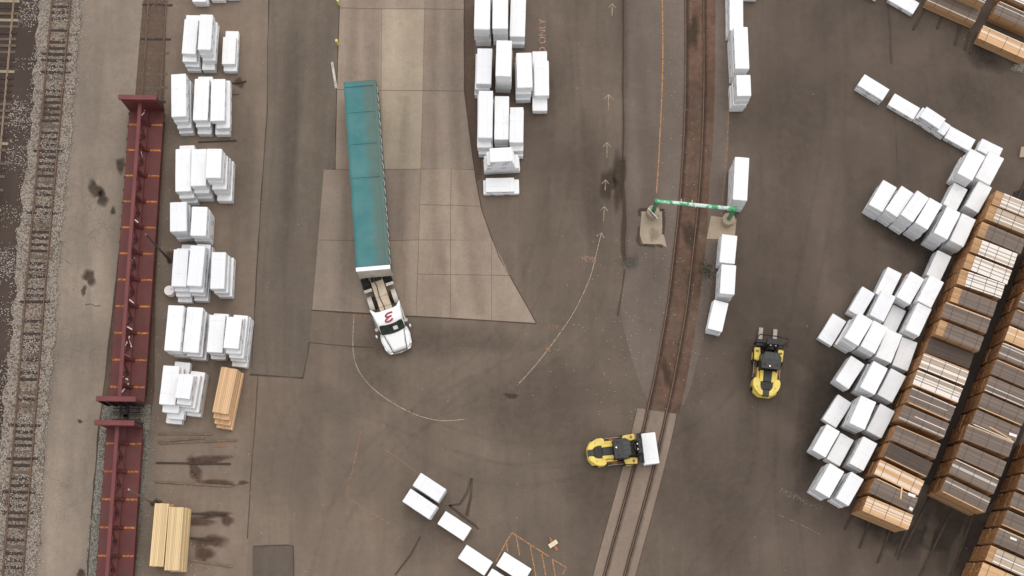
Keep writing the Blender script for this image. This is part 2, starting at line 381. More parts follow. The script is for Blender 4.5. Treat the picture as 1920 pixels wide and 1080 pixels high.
def wood(name, long_c, end_c, var=0.35, white=0.0, glint_c=None, rough=0.7):
    q = NT(name); v = q.pos(obj=True); geo = q.n('ShaderNodeNewGeometry')
    isl = q.math('FRACT', q.math('ADD', geo.outputs['Random Per Island'], q.math('MULTIPLY', q.n('ShaderNodeObjectInfo').outputs['Random'], 3.7)))
    tcn = q.n('ShaderNodeTexCoord'); ns = q.n('ShaderNodeSeparateXYZ'); q.l(tcn.outputs['Normal'], ns.inputs[0])
    grain = q.noise(q.pos((14, 0.7, 14), obj=True), 1.0, 4, 0.6)
    c = q.mix(q.ramp(isl, [(0.0, 0.0), (1.0, 1.0)]), scale_c(long_c, 1 - var), scale_c(long_c, 1 + var))
    c = q.mix(1.0, c, q.ramp(grain, [(0.25, 0.78), (0.75, 1.16)]), 'MULTIPLY')
    if white:  # some boards whitened: sky glints of plastic film painted into the wood colour
        ww = q.math('GREATER_THAN', q.math('FRACT', q.math('MULTIPLY', isl, 17.31)), 1 - white)
        c = q.mix(q.math('MULTIPLY', ww, 0.92), c, glint_c)
    e = q.math('GREATER_THAN', q.math('ABSOLUTE', ns.outputs[1]), 0.7)
    ec = q.mix(isl, scale_c(end_c, 0.65), scale_c(end_c, 1.25))
    q.base(q.mix(e, c, ec)); q.rough(rough, 0.3); return q.m
M['cedar'] = wood('cedar_lumber', srgb(188, 147, 106, K), srgb(166, 116, 74, K), 0.2)
M['fresh'] = wood('fresh_top_boards', srgb(216, 172, 126, K), srgb(190, 130, 80, K), 0.12, 0.22, srgb(236, 216, 196, K), 0.35)
M['striped'] = wood('glint_striped_top_boards', srgb(186, 165, 142, K), srgb(190, 140, 90, K), 0.25, 0.5, srgb(242, 236, 230, K), 0.3)
M['grey'] = wood('weathered_top_boards', srgb(122, 106, 94, K), srgb(200, 160, 118, K), 0.25, 0.08, srgb(205, 195, 185, K), 0.5)
M['darkgrey'] = wood('dark_weathered_top_boards', srgb(92, 78, 70, K), srgb(150, 110, 80, K), 0.15)
M['pine'] = wood('yellow_pine', srgb(230, 200, 152, K), srgb(206, 160, 100, K), 0.14)
M['pinepink'] = wood('pinkish_pine', srgb(222, 182, 140, K), srgb(205, 160, 90, K), 0.15)

# ------------------------------------------------------------------ the ground and its zones
ground = MB().sheet([(-260, -260), (260, -260), (260, 260), (-260, 260)], 0.0).build('ground', M['yard'], fixn=False)
tag(ground, kind='structure')
def zone(name, pts, z, m, parent=None):
    o = MB().sheet([G2(p)[:2] for p in pts], z).build(name, m, fixn=False)
    return tag(o, kind='structure')
zone('ground_dirt', [(-420, -300), (128, -300), (103, 0), (78, 281), (54, 540), (10, 1080), (-25, 1500), (-420, 1500)], 0.004, M['darkdirt'])
zone('ground_ballast', [(110, -300), (175, -300), (148, 0), (120, 281), (96, 540), (60, 1080), (30, 1400), (-55, 1400), (-8, 1080), (36, 540), (60, 281), (84, 0)], 0.012, M['ballast'])
zone('lane_pavement', [(175, -300), (288, -300), (268, 0), (245, 281), (216, 540), (186, 800), (164, 1080), (140, 1400), (30, 1400), (60, 1080), (96, 540), (120, 281), (148, 0)], 0.008, M['lane'])
zone('ground_gravel', [(288, -300), (332, -300), (312, 0), (309, 170), (292, 540), (290, 730), (282, 790), (272, 900), (262, 1000), (252, 1080), (226, 1400), (140, 1400), (164, 1080), (186, 800), (216, 540), (245, 281), (268, 0)], 0.006, M['mud'])
zone('gravel_strip', [(192, 762), (283, 758), (279, 850), (270, 930), (258, 1010), (250, 1080), (226, 1400), (130, 1400), (158, 1080), (176, 900)], 0.010, M['gravel'])
zone('yard_strip_pavement', [(332, -300), (515, -300), (503, 0), (500, 200), (488, 400), (478, 600), (470, 700), (468, 900), (455, 1400), (226, 1400), (252, 1080), (272, 900), (290, 730), (292, 540), (309, 170), (312, 0)], 0.008, M['strip'])
zone('patch_pavement', [(515, -300), (640, -300), (637, 0), (632, 150), (628, 318), (607, 318), (596, 450), (585, 582), (580, 645), (574, 680), (571, 709), (520, 705), (468, 700), (476, 600), (488, 400), (500, 200), (504, 0)], 0.010, M['patch'])
zone('dark_patch_pavement', [(474, 1024), (550, 1022), (552, 1090), (556, 1300), (470, 1300)], 0.012, M['newpatch'])
zone('rail_side_pavement', [(1165, -300), (1290, -300), (1283, 0), (1284, 180), (1279, 281), (1272, 380), (1254, 545), (1240, 640), (1215, 752), (1206, 735), (1190, 690), (1172, 630), (1164, 590), (1170, 500), (1168, 300), (1168, 0)], 0.008, M['railside'])
zone('rail_side_pavement', [(1345, -300), (1374, -300), (1370, 0), (1366, 280), (1352, 440), (1330, 560), (1318, 640), (1292, 735), (1274, 776), (1286, 722), (1302, 631), (1314, 545), (1325, 452), (1330, 340), (1336, 281), (1342, 0)], 0.008, M['railside'])
BEDL = [(1290, -300), (1283, 0), (1284, 180), (1279, 281), (1272, 380), (1254, 545), (1240, 640), (1215, 756)]
BEDR = [(1345, -300), (1342, 0), (1340, 180), (1336, 281), (1330, 340), (1325, 452), (1314, 545), (1302, 631), (1286, 722), (1273, 778)]
zone('track_bed_dirt', BEDL + [(1222, 761), (1246, 770)] + BEDR[::-1], 0.010, M['dirt'])
zone('mud_strip', [(872, -200), (888, -200), (889, 90), (896, 180), (903, 300), (903, 335), (894, 340), (881, 250), (871, 160)], 0.010, M['mud'])

# concrete pad: every slab its own piece
pad = empty('concrete_pad', (0, 0, 0)); tag(pad, kind='structure')
bed = MB().sheet([G2(p)[:2] for p in [(640, -300), (872, -300), (870, 0), (870, 160), (880, 250), (893, 340), (905, 400), (935, 480), (1005, 606), (785, 594), (585, 581), (596, 450), (607, 318), (629, 318), (632, 150), (637, 0)]], 0.014).build('joint_bed', M['joint'], pad, fixn=False)
slabs = [
 ([(639, -300), (718, -300), (716, 17), (637, 15)], 0), ([(718, -300), (798, -300), (796, 17), (716, 17)], 0), ([(798, -300), (872, -300), (870, 18), (796, 17)], 2),
 ([(637, 15), (716, 17), (715, 170), (632, 168)], 0), ([(716, 17), (796, 17), (793, 170), (715, 170)], 1), ([(796, 17), (870, 18), (870, 171), (793, 170)], 2),
 ([(632, 168), (715, 170), (714, 318), (629, 318)], 0), ([(715, 170), (793, 170), (789, 317), (714, 318)], 1), ([(793, 170), (870, 171), (880, 250), (889, 318), (789, 317)], 2),
 ([(607, 318), (714, 318), (710, 452), (596, 450)], 2), ([(596, 450), (710, 452), (706, 588), (585, 581)], 2),
 ([(714, 318), (789, 317), (785, 450), (710, 452)], 2), ([(710, 452), (785, 450), (780, 593), (706, 588)], 0),
 ([(789, 317), (846, 317), (845, 385), (787, 384)], 0), ([(846, 317), (889, 318), (901, 387), (845, 385)], 0),
 ([(787, 384), (845, 385), (845, 450), (785, 450)], 0), ([(845, 385), (901, 387), (907, 405), (923, 452), (845, 450)], 0),
 ([(785, 450), (845, 450), (845, 515), (783, 514)], 0), ([(845, 450), (921, 451), (922, 516), (845, 515)], 0), ([(921, 451), (924, 452), (957, 517), (922, 516)], 0),
 ([(783, 514), (845, 515), (844, 596), (780, 593)], 0), ([(845, 515), (922, 516), (922, 601), (844, 596)], 0), ([(922, 516), (957, 517), (1005, 606), (922, 601)], 0)]
for pts, k in slabs:
    P = [G2(p) for p in pts]; c = sum(P, Vector()) / len(P)
    P = [c + (p - c) * (1 - 0.022 / max(0.5, (p - c).length)) for p in P]
    MB().prism([p[:2] for p in P], 0.006, 0.030 + R.uniform(-.002, .003)).build('slab', [M['concrete'], M['concrete2'], M['concrete3']][k], pad)

# crossing slabs (three strips between and beside the rails)
TRK = [(1304, -300), (1302.5, 0), (1303, 100), (1302.5, 180), (1299, 275), (1293.7, 361), (1288, 418), (1282.5, 465), (1273.5, 546), (1265.5, 600), (1254, 663), (1243, 722), (1232.5, 768), (1222, 815), (1206.5, 877), (1195, 920), (1179, 979), (1161.8, 1041), (1151.5, 1080), (1085, 1330)]
trk = smoothline([G2(p) for p in TRK], 1)
def offset(P, d):
    out = []
    for i, p in enumerate(P):
        a, b = P[max(i - 1, 0)], P[min(i + 1, len(P) - 1)]; t = (b - a).normalized()
        out.append(Vector((p.x + t.y * d, p.y - t.x * d, p.z)))      # +d is to the right of the travel direction
    return out
grime = fader('rail_grime', srgb(66, 54, 46, K), 0.75, 0.4)
def softband(pts, wd, m, z, name='grime_band'):
    L, Rr = offset(pts, -wd / 2), offset(pts, wd / 2); n = len(pts); V = []; A = []
    for i in range(n): V += [L[i], pts[i], Rr[i]]; A += [0, 1, 0]
    F_ = []
    for i in range(n - 1):
        b = i * 3; F_ += [(b, b + 1, b + 4, b + 3), (b + 1, b + 2, b + 5, b + 4)]
    o = MB().add([(p.x, p.y, z) for p in V], F_).build(name, m, ground, fixn=False)
    at = o.data.attributes.new('fade', 'FLOAT', 'POINT')
    for i, a in enumerate(A): at.data[i].value = a
tail = [p for p in trk if p.y < G(1230, 771).y]
tail.insert(0, G(1231, 770.5))
xs = empty('rail_crossing', (0, 0, 0)); tag(xs, kind='structure')
MB().sheet([p[:2] for p in offset(tail, 1.62)] + [p[:2] for p in offset(tail, -1.62)[::-1]], 0.012).build('crossing_bed', M['joint'], xs, fixn=False)
for d0, d1 in ((-1.56, -0.86), (-0.64, 0.64), (0.86, 1.56)):
    a, b = offset(tail, d0), offset(tail, d1)
    n = len(tail); i = 0
    while i < n - 1:
        j = min(i + 3, n - 1)
        MB().prism([p[:2] for p in a[i:j + 1]] + [p[:2] for p in b[i:j + 1][::-1]], 0.0, 0.05).build('slab', M['crossing'], xs)
        i = j

# ------------------------------------------------------------------ railway tracks
def rail_mesh(P, m, name, parent, top=0.16, wd=0.075):
    rings = []
    for i, p in enumerate(P):
        a, b = P[max(i - 1, 0)], P[min(i + 1, len(P) - 1)]; t = (b - a).normalized(); nn = Vector((t.y, -t.x, 0))
        prof = [(-.07, 0), (.07, 0), (.07, .02), (.012, .04), (.012, top - .04), (wd / 2, top - .03), (wd / 2, top), (-wd / 2, top), (-wd / 2, top - .03), (-.012, top - .04), (-.012, .04), (-.07, .02)]
        rings.append([p + nn * u + Vector((0, 0, v)) for u, v in prof])
    return MB().loft(rings).build(name, m, parent)
def track(center, label, railm, rail_z, tie_from=None, tie_to=None, tie_mats=None, tie_z=0.0, tie_skip=0.0, step=0.56, guard=False):
    root = empty('railway_track', (0, 0, 0)); tag(root, label, 'railway track')
    for d in (-.755, .755):
        P = [p + Vector((0, 0, rail_z)) for p in offset(center, d)]
        rail_mesh(P, railm, 'rail', root)
    if tie_mats:
        tm = [MB().box((0, 0, 0), (2.55, .23, .16)).mesh('tie', m, bevel=.015) for m in tie_mats]
        D = dense(center, 0.02); acc = 0; last = D[0]; s = 0
        for p in D[1:]:
            s += (p - last).length
            if s >= step:
                t = (p - last).normalized(); s = 0
                ppy = p.y
                if tie_from is not None and not (tie_to <= ppy <= tie_from): last = p; step_ = 0; continue
                if R.random() >= tie_skip:
                    o = link('tie', R.choice(tm), root, (p.x + R.uniform(-.06, .06), p.y, tie_z + R.choice((0, 0, 0, .025, -.02, -.05))), math.atan2(t.y, t.x) - math.pi / 2 + R.uniform(-.02, .02))
            last = p
    return root
ytop, ybot = G(960, -25).y, G(960, 1110).y
T2 = dense([G2(p) for p in [(144, -300), (116, 0), (91.2, 281), (67.7, 540), (24.7, 1080), (-2, 1400)]], 4)
T1 = dense([G2(p) for p in [(37, -300), (9.5, 0), (-16, 281), (-40, 540), (-83, 1080), (-110, 1400)]], 4)
CARZ = 1.15
c1a, c1b = G(275.3, 202, CARZ), G(236.5, 761, CARZ); c1a.z = c1b.z = 0
cd_ = (c1b - c1a).normalized()
T3 = [c1a - cd_ * 24, c1a - cd_ * 8, c1a, c1b, c1b + cd_ * 16, c1b + cd_ * 30]
for d0, d1 in ((-1.72, -.86), (.86, 1.72)):
    T2d = dense(T2, .5); a_, b_ = offset(T2d, d0), offset(T2d, d1)
    out_ = a_ if d0 < 0 else b_
    for p_ in out_: p_.x += .10 * math.sin(p_.y * .37) + .08 * math.sin(p_.y * 1.9 + 1) + R.uniform(-.16, .16)
    tag(MB().sheet([p[:2] for p in a_] + [p[:2] for p in b_[::-1]], .088).build('ballast_shoulder', M['ballast'], fixn=False), kind='structure')
a_, b_ = offset(T2, -.70), offset(T2, .70)
tag(MB().sheet([p[:2] for p in a_] + [p[:2] for p in b_[::-1]], .040).build('ballast_bed', M['ballast2'], fixn=False), kind='structure')
track(T1, 'railway track with dark ties in black dirt along the left edge', M['rail'], .05, ytop, ybot, [M['tie']] * 8 + [M['tiegrey']] * 4 + [M['tiepale']], -.0, 0.05, 0.55)
track(T2, 'railway track in pale stone ballast beside the worn concrete lane', M['railrust'], .05, ytop, ybot, [M['tie'], M['tie'], M['tie'], M['tie'], M['tiegrey']], -.005, 0.04, 0.52)
track(T3, 'railway track in brown mud beneath the red rail cars', M['railrust'], .0, ytop, ybot, [M['tiegrey'], M['tie']], -.066, 0.45, 0.6)
track(trk, 'single curving railway track in red dirt running under the green clearance bar', M['railrust'], -.10)

for d_ in (-.82, .68): softband(dense(offset(trk, d_), 1.5), .55, grime, .054)
softband(dense([G2(p) for p in [(1171, -20), (1172, 120), (1172, 250), (1170, 330), (1172, 480)]], 2), .8, M['wet'], .0205)
softband(dense([G2(p) for p in [(270, 210), (243, 500), (230, 760)]], 2), .5, grime, .0205)
# ballast stones and litter: uncountable
def scatter(name, label, cat, spots, m, smin, smax):
    b = MB()
    for p in spots:
        s = R.uniform(smin, smax); a = R.uniform(0, 6.28); h = s * R.uniform(.5, .9)
        V = [(p[0] + math.cos(a + k * 2.09) * s * R.uniform(.7, 1.1), p[1] + math.sin(a + k * 2.09) * s * R.uniform(.7, 1.1), p[2]) for k in range(3)]
        V2 = [(p[0] + math.cos(a + .5 + k * 2.09) * s * .6, p[1] + math.sin(a + .5 + k * 2.09) * s * .6, p[2] + h) for k in range(3)]
        b.add(V + V2, [(3, 4, 5), (0, 1, 3), (1, 4, 3), (1, 2, 4), (2, 5, 4), (2, 0, 5), (0, 3, 5)])
    o = b.build(name, m, fixn=True); return tag(o, label, cat, kind='stuff')
def along(P, n, dmin, dmax, z, clump=None, pw=1.0):
    D = dense(P, .5); out = []
    while len(out) < n:
        i = R.randrange(len(D) - 1); p = D[i]
        if not (ybot - 2 < p.y < ytop + 2): continue
        t = (D[i + 1] - p).normalized(); d = dmin + (dmax - dmin) * (R.random() ** pw)
        if clump and math.sin(p.y * clump[0]) + math.sin(p.y * clump[0] * 2.7 + 1) + R.uniform(-1, 1) < clump[1]: continue
        out.append((p.x + t.y * d + R.uniform(-.2, .2), p.y - t.x * d + R.uniform(-.3, .3), z))
    return out
st = along(T2, 2200, .95, 1.95, .085) + along(T2, 2000, -1.85, -.95, .085) + along(T2, 2000, -.66, .66, .075, (1.1, .5)) + along(T2, 260, -2.4, -1.7, .012, (.3, .2), .4) + along(T2, 2300, 2.0, 3.5, .012, (.55, .5)) + [(*G(R.gauss(158, 9), R.gauss(35, 22))[:2], .012) for _ in range(90)]
scatter('ballast_stones', 'pale ballast stones piled along the second railway track from the left', 'stones', st, M['stone'], .03, .075)
gs = along(T3, 1400, -1.9, 1.9, .012, (.2, .6)) + [(*G(R.uniform(195, 282), R.uniform(760, 800))[:2], .012) for _ in range(700)] + along([c1b + cd_ * 1.5, c1b + cd_ * 30], 1500, -2.2, -1.35, .012)
M['stonegrey'] = plain('grey_stone', srgb(150, 145, 134, K), 0.9, 0.35, 0.7)
scatter('gravel_stones', 'grey gravel around the red rail car couplers', 'gravel', gs, M['stonegrey'], .025, .06)
lit = [(*G(R.gauss(1180, 60), R.uniform(440, 790))[:2], .03) for _ in range(110)] + [(*G(R.uniform(1000, 1220), R.uniform(600, 740))[:2], .03) for _ in range(50)] \
    + [(*G(R.uniform(1240, 1330), R.uniform(0, 770))[:2], .03) for _ in range(150)] + [(*G(R.uniform(480, 1900), R.uniform(0, 1080))[:2], .035) for _ in range(110)] \
    + [(*G(R.uniform(276, 320), R.uniform(100, 1000))[:2], .02) for _ in range(110)] + [(*G(R.uniform(300, 470), R.uniform(790, 1080))[:2], .02) for _ in range(60)]
scatter('wood_chips', 'tiny pale wood chips scattered over the yard', 'wood chips', lit, M['woodscrap'], .015, .045)

# ------------------------------------------------------------------ seams, stains and painted lines (parts of the ground)
def line(name, pts, wd, m, z=0.02, jit=0.0, sm=0, step=1.0):
    MB().ribbon(px_line(pts, 0, step, sm), wd, z, jit=jit).build(name, m, ground, fixn=False)
def fan(name, P, c, m, z, core=.55):
    n = len(P); V = [(c[0], c[1], z)]; A = [1.0]
    for k, a in ((core, 1.0), (1.0, 0.0)):
        for p in P: V.append((c[0] + (p[0] - c[0]) * k, c[1] + (p[1] - c[1]) * k, z)); A.append(a)
    F_ = [(0, 1 + i, 1 + (i + 1) % n) for i in range(n)] + [(1 + i, 1 + n + i, 1 + n + (i + 1) % n, 1 + (i + 1) % n) for i in range(n)]
    o = MB().add(V, F_).build(name, m, ground, fixn=False)
    at = o.data.attributes.new('fade', 'FLOAT', 'POINT')
    for i, a in enumerate(A): at.data[i].value = a
def blob(name, cx, cy, rx, ry, m, z=0.021, rot=0.0, n=26, core=.5):
    c = G(cx, cy); s = 1 / 23.6; ph = [R.uniform(0, 6.28) for _ in range(4)]; P = []
    for i in range(n):
        a = 2 * math.pi * i / n; k = 1.15 + .2 * math.sin(2 * a + ph[0]) + .16 * math.sin(3 * a + ph[1]) + .1 * math.sin(5 * a + ph[2])
        x, y = math.cos(a) * rx * s * k, math.sin(a) * ry * s * k
        P.append((c.x + x * math.cos(rot) - y * math.sin(rot), c.y + x * math.sin(rot) + y * math.cos(rot)))
    fan(name, P, c, m, z, core)
line('tar_seam', [(1168, -20), (1169, 80), (1168, 160), (1169, 240), (1168, 300)], .13, M['seam'], jit=.5)
line('tar_seam', [(1168, 300), (1166, 350), (1170, 400), (1169, 470), (1172, 490)], .28, M['seam'], jit=.6)
line('tar_seam', [(1172, 505), (1167, 540), (1161, 575), (1158, 592)], .14, M['seam'], jit=.4)
line('tar_seam', [(505, -20), (501, 100), (502, 200), (491, 350), (482, 500), (472, 690)], .07, M['seam'], jit=.6)
line('tar_seam', [(468, 702), (520, 706), (568, 709)], .11, M['seam'], jit=.5); line('tar_seam', [(568, 709), (575, 672), (580, 642)], .08, M['seam'], jit=.5)
line('tar_seam', [(474, 1024), (540, 1022), (550, 1024), (551, 1090)], .08, M['seam'], jit=.5)
line('tar_seam', [(484, 705), (478, 800), (470, 900), (464, 1010)], .05, M['seam'], jit=.6)
line('tar_seam', [(580, 642), (640, 648), (700, 652)], .05, M['seam'], jit=.6)
line('tar_seam', [(884, 896), (876, 925), (862, 945), (842, 948)], .22, M['seam'], jit=.5); line('tar_seam', [(885, 897), (884, 930), (875, 968)], .30, M['seam'], jit=.4)
line('tar_seam', [(842, 948), (868, 970), (890, 985), (897, 993)], .24, M['seam'], jit=.4); line('tar_seam', [(788, 1006), (770, 1040), (740, 1078)], .16, M['seam'], jit=.5)
line('tar_seam', [(1665, 10), (1669, 60), (1671, 120)], .14, M['seam'], jit=.5); line('tar_seam', [(1676, 190), (1680, 260), (1684, 335)], .06, M['seam'], jit=.5)
line('tar_seam', [(623, 318), (629, 318), (632, 160), (637, -10)], .10, M['seam'], jit=.5)
line('tar_seam', [(870, -10), (871, 160), (881, 250), (893, 340), (906, 402), (936, 482), (1006, 606)], .07, M['seam'], z=.034, jit=.6)
line('tar_seam', [(583, 582), (700, 589), (860, 598), (1005, 607)], .06, M['seam'], z=.034, jit=.5)
line('tar_seam', [(245, 300), (216, 540), (200, 680), (186, 800), (170, 980), (164, 1080)], .10, M['seam'], jit=.7)
for a in [(180, 356, 13, 20, 0.5), (192, 372, 12, 16, .2), (168, 520, 12, 16, .1), (150, 790, 5, 4, 0), (157, 545, 5, 10, 0), (212, 395, 4, 10, 0), (958, 742, 16, 4, -.1), (1160, 335, 14, 50, 0), (1140, 345, 16, 30, 0), (226, 310, 10, 14, 0), (152, 1075, 9, 7, 0)]:
    blob('oil_stain', *a[:4], M['stain'], rot=a[4])
for a in [(390, 862, 38, 9, 0), (410, 905, 30, 7, -.1), (365, 880, 12, 22, .5), (400, 965, 26, 8, 0), (425, 975, 12, 12, 0), (375, 978, 30, 8, 0), (395, 1015, 30, 13, 0), (382, 1038, 16, 16, .5), (448, 155, 10, 10, 0), (455, 905, 9, 5, 0), (320, 480, 9, 14, .8), (300, 945, 6, 8, 0)]:
    blob('sawdust_stain', *a[:4], M['stain2'], rot=a[4])
for a in [(1540, 130, 60, 30, .3), (1700, 250, 80, 26, -.4), (1620, 480, 40, 30, .4), (1500, 700, 16, 28, .3), (1580, 520, 30, 14, -.4), (1740, 1010, 10, 60, -.35), (1790, 1040, 8, 70, -.35), (1650, 1030, 9, 40, -.35)]:
    blob('pale_dust_stain', *a[:4], M['dust'], rot=a[4], z=.0212)
padgrime = fader('pad_tyre_grime', srgb(112, 97, 84, K), 0.18, 0.7)
for k, (pts, wd) in enumerate([([(662, -20), (660, 150), (652, 318), (640, 580)], 1.2), ([(698, -20), (700, 160), (712, 400), (735, 590)], 1.5), ([(815, -20), (812, 200), (815, 420), (850, 595)], 1.3), ([(850, -20), (848, 160), (862, 330), (900, 590)], 1.4), ([(760, 180), (752, 380), (760, 590)], 1.3)]):
    softband(dense([G2(p) for p in pts], 1.0), wd, padgrime, .0355 + k * .0006, 'tyre_mark')
for k, a in enumerate([(163, 868, 5, 22, 0), (158, 905, 5, 18, 0), (165, 930, 8, 10, 0), (168, 600, 9, 60, .08), (172, 340, 10, 50, .08), (205, 60, 8, 60, .08), (155, 470, 14, 60, .1)]):
    blob('pale_dust_stain', *a[:4], fader('lane_dust', srgb(162, 150, 134, K), 0.5, 0.5) if k == 0 else bpy.data.materials['lane_dust'], rot=a[4], z=.0125 + k * .0003, core=.3)
line('tar_seam', [(160, 572), (170, 570), (180, 574), (188, 573)], .06, M['seam'], jit=.6)
M['tyremark'] = fader('tyre_marks', srgb(74, 64, 56, K), 0.09, 0.8); M['scuff'] = fader('pale_scuffs', srgb(132, 117, 103, K), 0.2, 0.8)
zone('lumber_row_ground', [(1632, 955), (1692, 980), (1728, 905), (1775, 925), (1850, 958), (1870, 930), (1990, 640), (1990, 330), (1900, 360)], .0122, asphalt('dark_gap_shade_asphalt', srgb(58, 50, 45, K), big=.15, spots=.2, streak_rot=rad(-22)))  # dark ground; shade of the deep stack gaps is also put into its colour
zone('lumber_row_ground', [(1990, 830), (1860, 1010), (1800, 1110), (1990, 1200)], .0122, M['newpatch'])
for k, a in enumerate([(1770, 985, 70, 45, -.4), (1850, 1000, 50, 60, -.4), (1700, 1010, 60, 30, -.4), (1800, 1050, 70, 40, -.35), (1650, 985, 50, 26, -.4), (1750, 500, 30, 60, -.4), (1540, 780, 40, 160, -.35), (1700, 440, 60, 40, -.4), (1845, 105, 40, 30, -.4)]):
    blob('tyre_dark_stain', *a[:4], fader('wet_dirt', srgb(56, 48, 43, K), 0.6, 0.3) if k == 0 else bpy.data.materials['wet_dirt'], rot=a[4], z=.0126 + k * .0003, core=.3)
for k, pts in enumerate([[(1060, 1085), (1100, 960), (1180, 860), (1300, 800), (1420, 640), (1450, 420), (1440, 200), (1450, -20)], [(600, 1090), (640, 940), (720, 820), (900, 720), (1080, 640), (1130, 500), (1120, 300), (1100, 100), (1100, -20)], [(690, 660), (720, 760), (800, 850), (950, 900), (1100, 870)], [(1100, 850), (1000, 860), (850, 830), (700, 760), (560, 740), (520, 900), (530, 1090)], [(1440, 740), (1440, 860), (1400, 960), (1300, 1090)], [(1490, 1090), (1470, 900), (1480, 700), (1520, 500), (1560, 300), (1570, 100), (1560, -20)], [(530, -20), (540, 200), (520, 420), (510, 640), (540, 800), (640, 900)], [(1040, -20), (1060, 200), (1050, 380), (960, 640), (800, 760), (620, 980)], [(1420, 650), (1330, 760), (1180, 840)]]):
    P_ = smoothline([G2(p) for p in pts], 3)
    for d_ in (-.85, .85): softband(offset(P_, d_), .5, M['tyremark'] if k % 3 else M['scuff'], .0145 + k * .00022 + (.0001 if d_ > 0 else 0), 'tyre_mark')
for k, a in enumerate([(1300, 60, 12, 40, 0), (1310, 200, 10, 50, 0), (1300, 330, 9, 30, 0), (1292, 440, 12, 30, .2), (1278, 520, 8, 30, .2), (1270, 620, 9, 30, .2), (1250, 700, 10, 24, .2), (1296, 560, 9, 24, .2)]):
    blob('pale_dust_stain', *a[:4], M['dust'] if k % 3 else M['stain'], rot=a[4], z=.0135 + k * .0003, core=.3)
for k, a in enumerate([(840, 640, 150, 34, -.05), (1000, 760, 150, 90, .3), (1460, 560, 90, 260, .1), (1340, 900, 120, 160, .2), (1480, 230, 110, 150, 0), (1120, 920, 90, 60, 0), (1010, 180, 60, 160, 0), (1090, 320, 50, 130, 0), (820, 990, 70, 60, .4), (1700, 1020, 90, 40, -.4), (1840, 190, 60, 60, 0), (545, 250, 26, 200, 0), (700, 700, 60, 60, 0)]):
    blob('tyre_dark_stain', *a[:4], M['wet'], rot=a[4], z=.0155 + k * .0003, core=.3)
for k, a in enumerate([(560, 850, 120, 140, .1), (450, 300, 30, 240, 0), (1215, 300, 22, 200, 0), (900, 900, 80, 40, .2), (1340, 700, 30, 60, .2), (1640, 300, 90, 30, -.4), (640, 760, 60, 40, 0), (1105, 740, 60, 30, 0), (430, 700, 40, 120, 0)]):
    blob('pale_dust_stain', *a[:4], M['dust'], rot=a[4], z=.0195 + k * .0002, core=.25)

line('painted_line', [(1241, -30), (1242.5, 40), (1243, 110), (1241, 180), (1237, 260), (1234, 320), (1231, 362)], .10, M['orange'], sm=2)
line('painted_line', [(1370, -30), (1369, 100), (1366, 210), (1363, 280), (1357, 350), (1352, 405)], .07, M['orange_faint'], sm=1)
line('painted_line', [(664, 589), (661.5, 630), (662, 662), (667, 685), (680, 708), (700, 730), (730, 752), (765, 772), (800, 785), (835, 790), (872, 786)], .055, M['cream'], sm=2)
line('painted_line', [(1127, 440), (1121, 463), (1115, 490), (1107, 520), (1095, 548), (1078, 583), (1055, 618), (1030, 652), (1000, 690), (970, 722)], .052, M['cream'], sm=2)
line('painted_line', [(677, 807), (664, 868), (650, 930)], .07, M['orange_faint']); line('painted_line', [(650, 930), (690, 957), (728, 981), (732, 976)], .06, M['orange_faint'])
line('painted_line', [(677, 807), (695, 815)], .05, M['cream_faint']); line('painted_line', [(714, 826), (708, 834), (745, 858), (783, 887)], .05, M['orange_faint'])
for pts in [[(960, 999), (949, 1016), (930, 1053)], [(960, 999), (994, 1021), (1010, 1031), (1030, 1044)], [(949.5, 1017), (952, 1034)], [(968, 1005), (974.5, 1043)], [(994, 1021), (1005, 1082)], [(1016, 1038), (1024, 1084)], [(1036, 1050), (1042, 1084)], [(1035, 1048), (1062, 1064), (1055, 1077)]]:
    line('painted_line', pts, .085, M['orange'])
line('painted_line', [(1460, 965), (1500, 983), (1541, 1004)], .05, M['cream_faint'])
def arrow(tip, tail, hw, m, wd=.05):
    t, b = G2(tip), G2(tail); d = (b - t).normalized(); n = Vector((-d.y, d.x, 0)); q = MB()
    if (b - t).length > .05: q.ribbon(dense([t, b], .3), wd, .0245)
    for s in (-1, 1): q.ribbon(dense([t - d * .03, t + d * hw * 1.0 + n * s * hw * .95], .3), wd, .0285)
    q.build('painted_arrow', m, ground, fixn=False)
for tip, tail, hw in [((1148, 8), (1147.5, 30), .30), ((1141, 178), (1141, 206), .42), ((1138, 268), (1138, 295), .34), ((1135.5, 338), (1134.5, 357), .30), ((1133, 388), (1131.5, 414), .34), ((1127.5, 437), (1124, 452), .34)]:
    arrow(tip, tail, hw, M['cream'])
arrow((1145.5, 86), (1145.5, 87), .22, M['cream_faint']); arrow((1030, 652), (1025, 659), .24, M['orange'])
def text(name, body, px, py, size, rot, m, parent=None, space=1.0, z=.0265, line_sp=1.0):
    cu = bpy.data.curves.new(name, 'FONT'); cu.body = body; cu.size = size; cu.align_x = 'CENTER'; cu.align_y = 'CENTER'; cu.space_character = space; cu.space_line = line_sp
    t = bpy.data.objects.new('tmp', cu); col.objects.link(t)
    bpy.context.view_layer.update()
    me = bpy.data.meshes.new_from_object(t.evaluated_get(bpy.context.evaluated_depsgraph_get())); bpy.data.objects.remove(t)
    me.materials.clear(); me.materials.append(m)
    p = G(px, py); return link(name, me, parent or ground, (p.x, p.y, z), rot)
text('painted_words', 'LUMBER\nTRUCKS', 1104, 486, .30, rad(-9), M['pink_faint'], space=1.05, line_sp=.8)
text('painted_words', 'LUMBER\nTRUCKS', 1042, 615, .30, rad(-12), M['orange_faint'], space=1.05, line_sp=.8)
text('painted_words', 'LUMBER\nTRUCKS', 674, 592, .30, rad(177), M['orange_faint'], space=1.05, line_sp=.8)
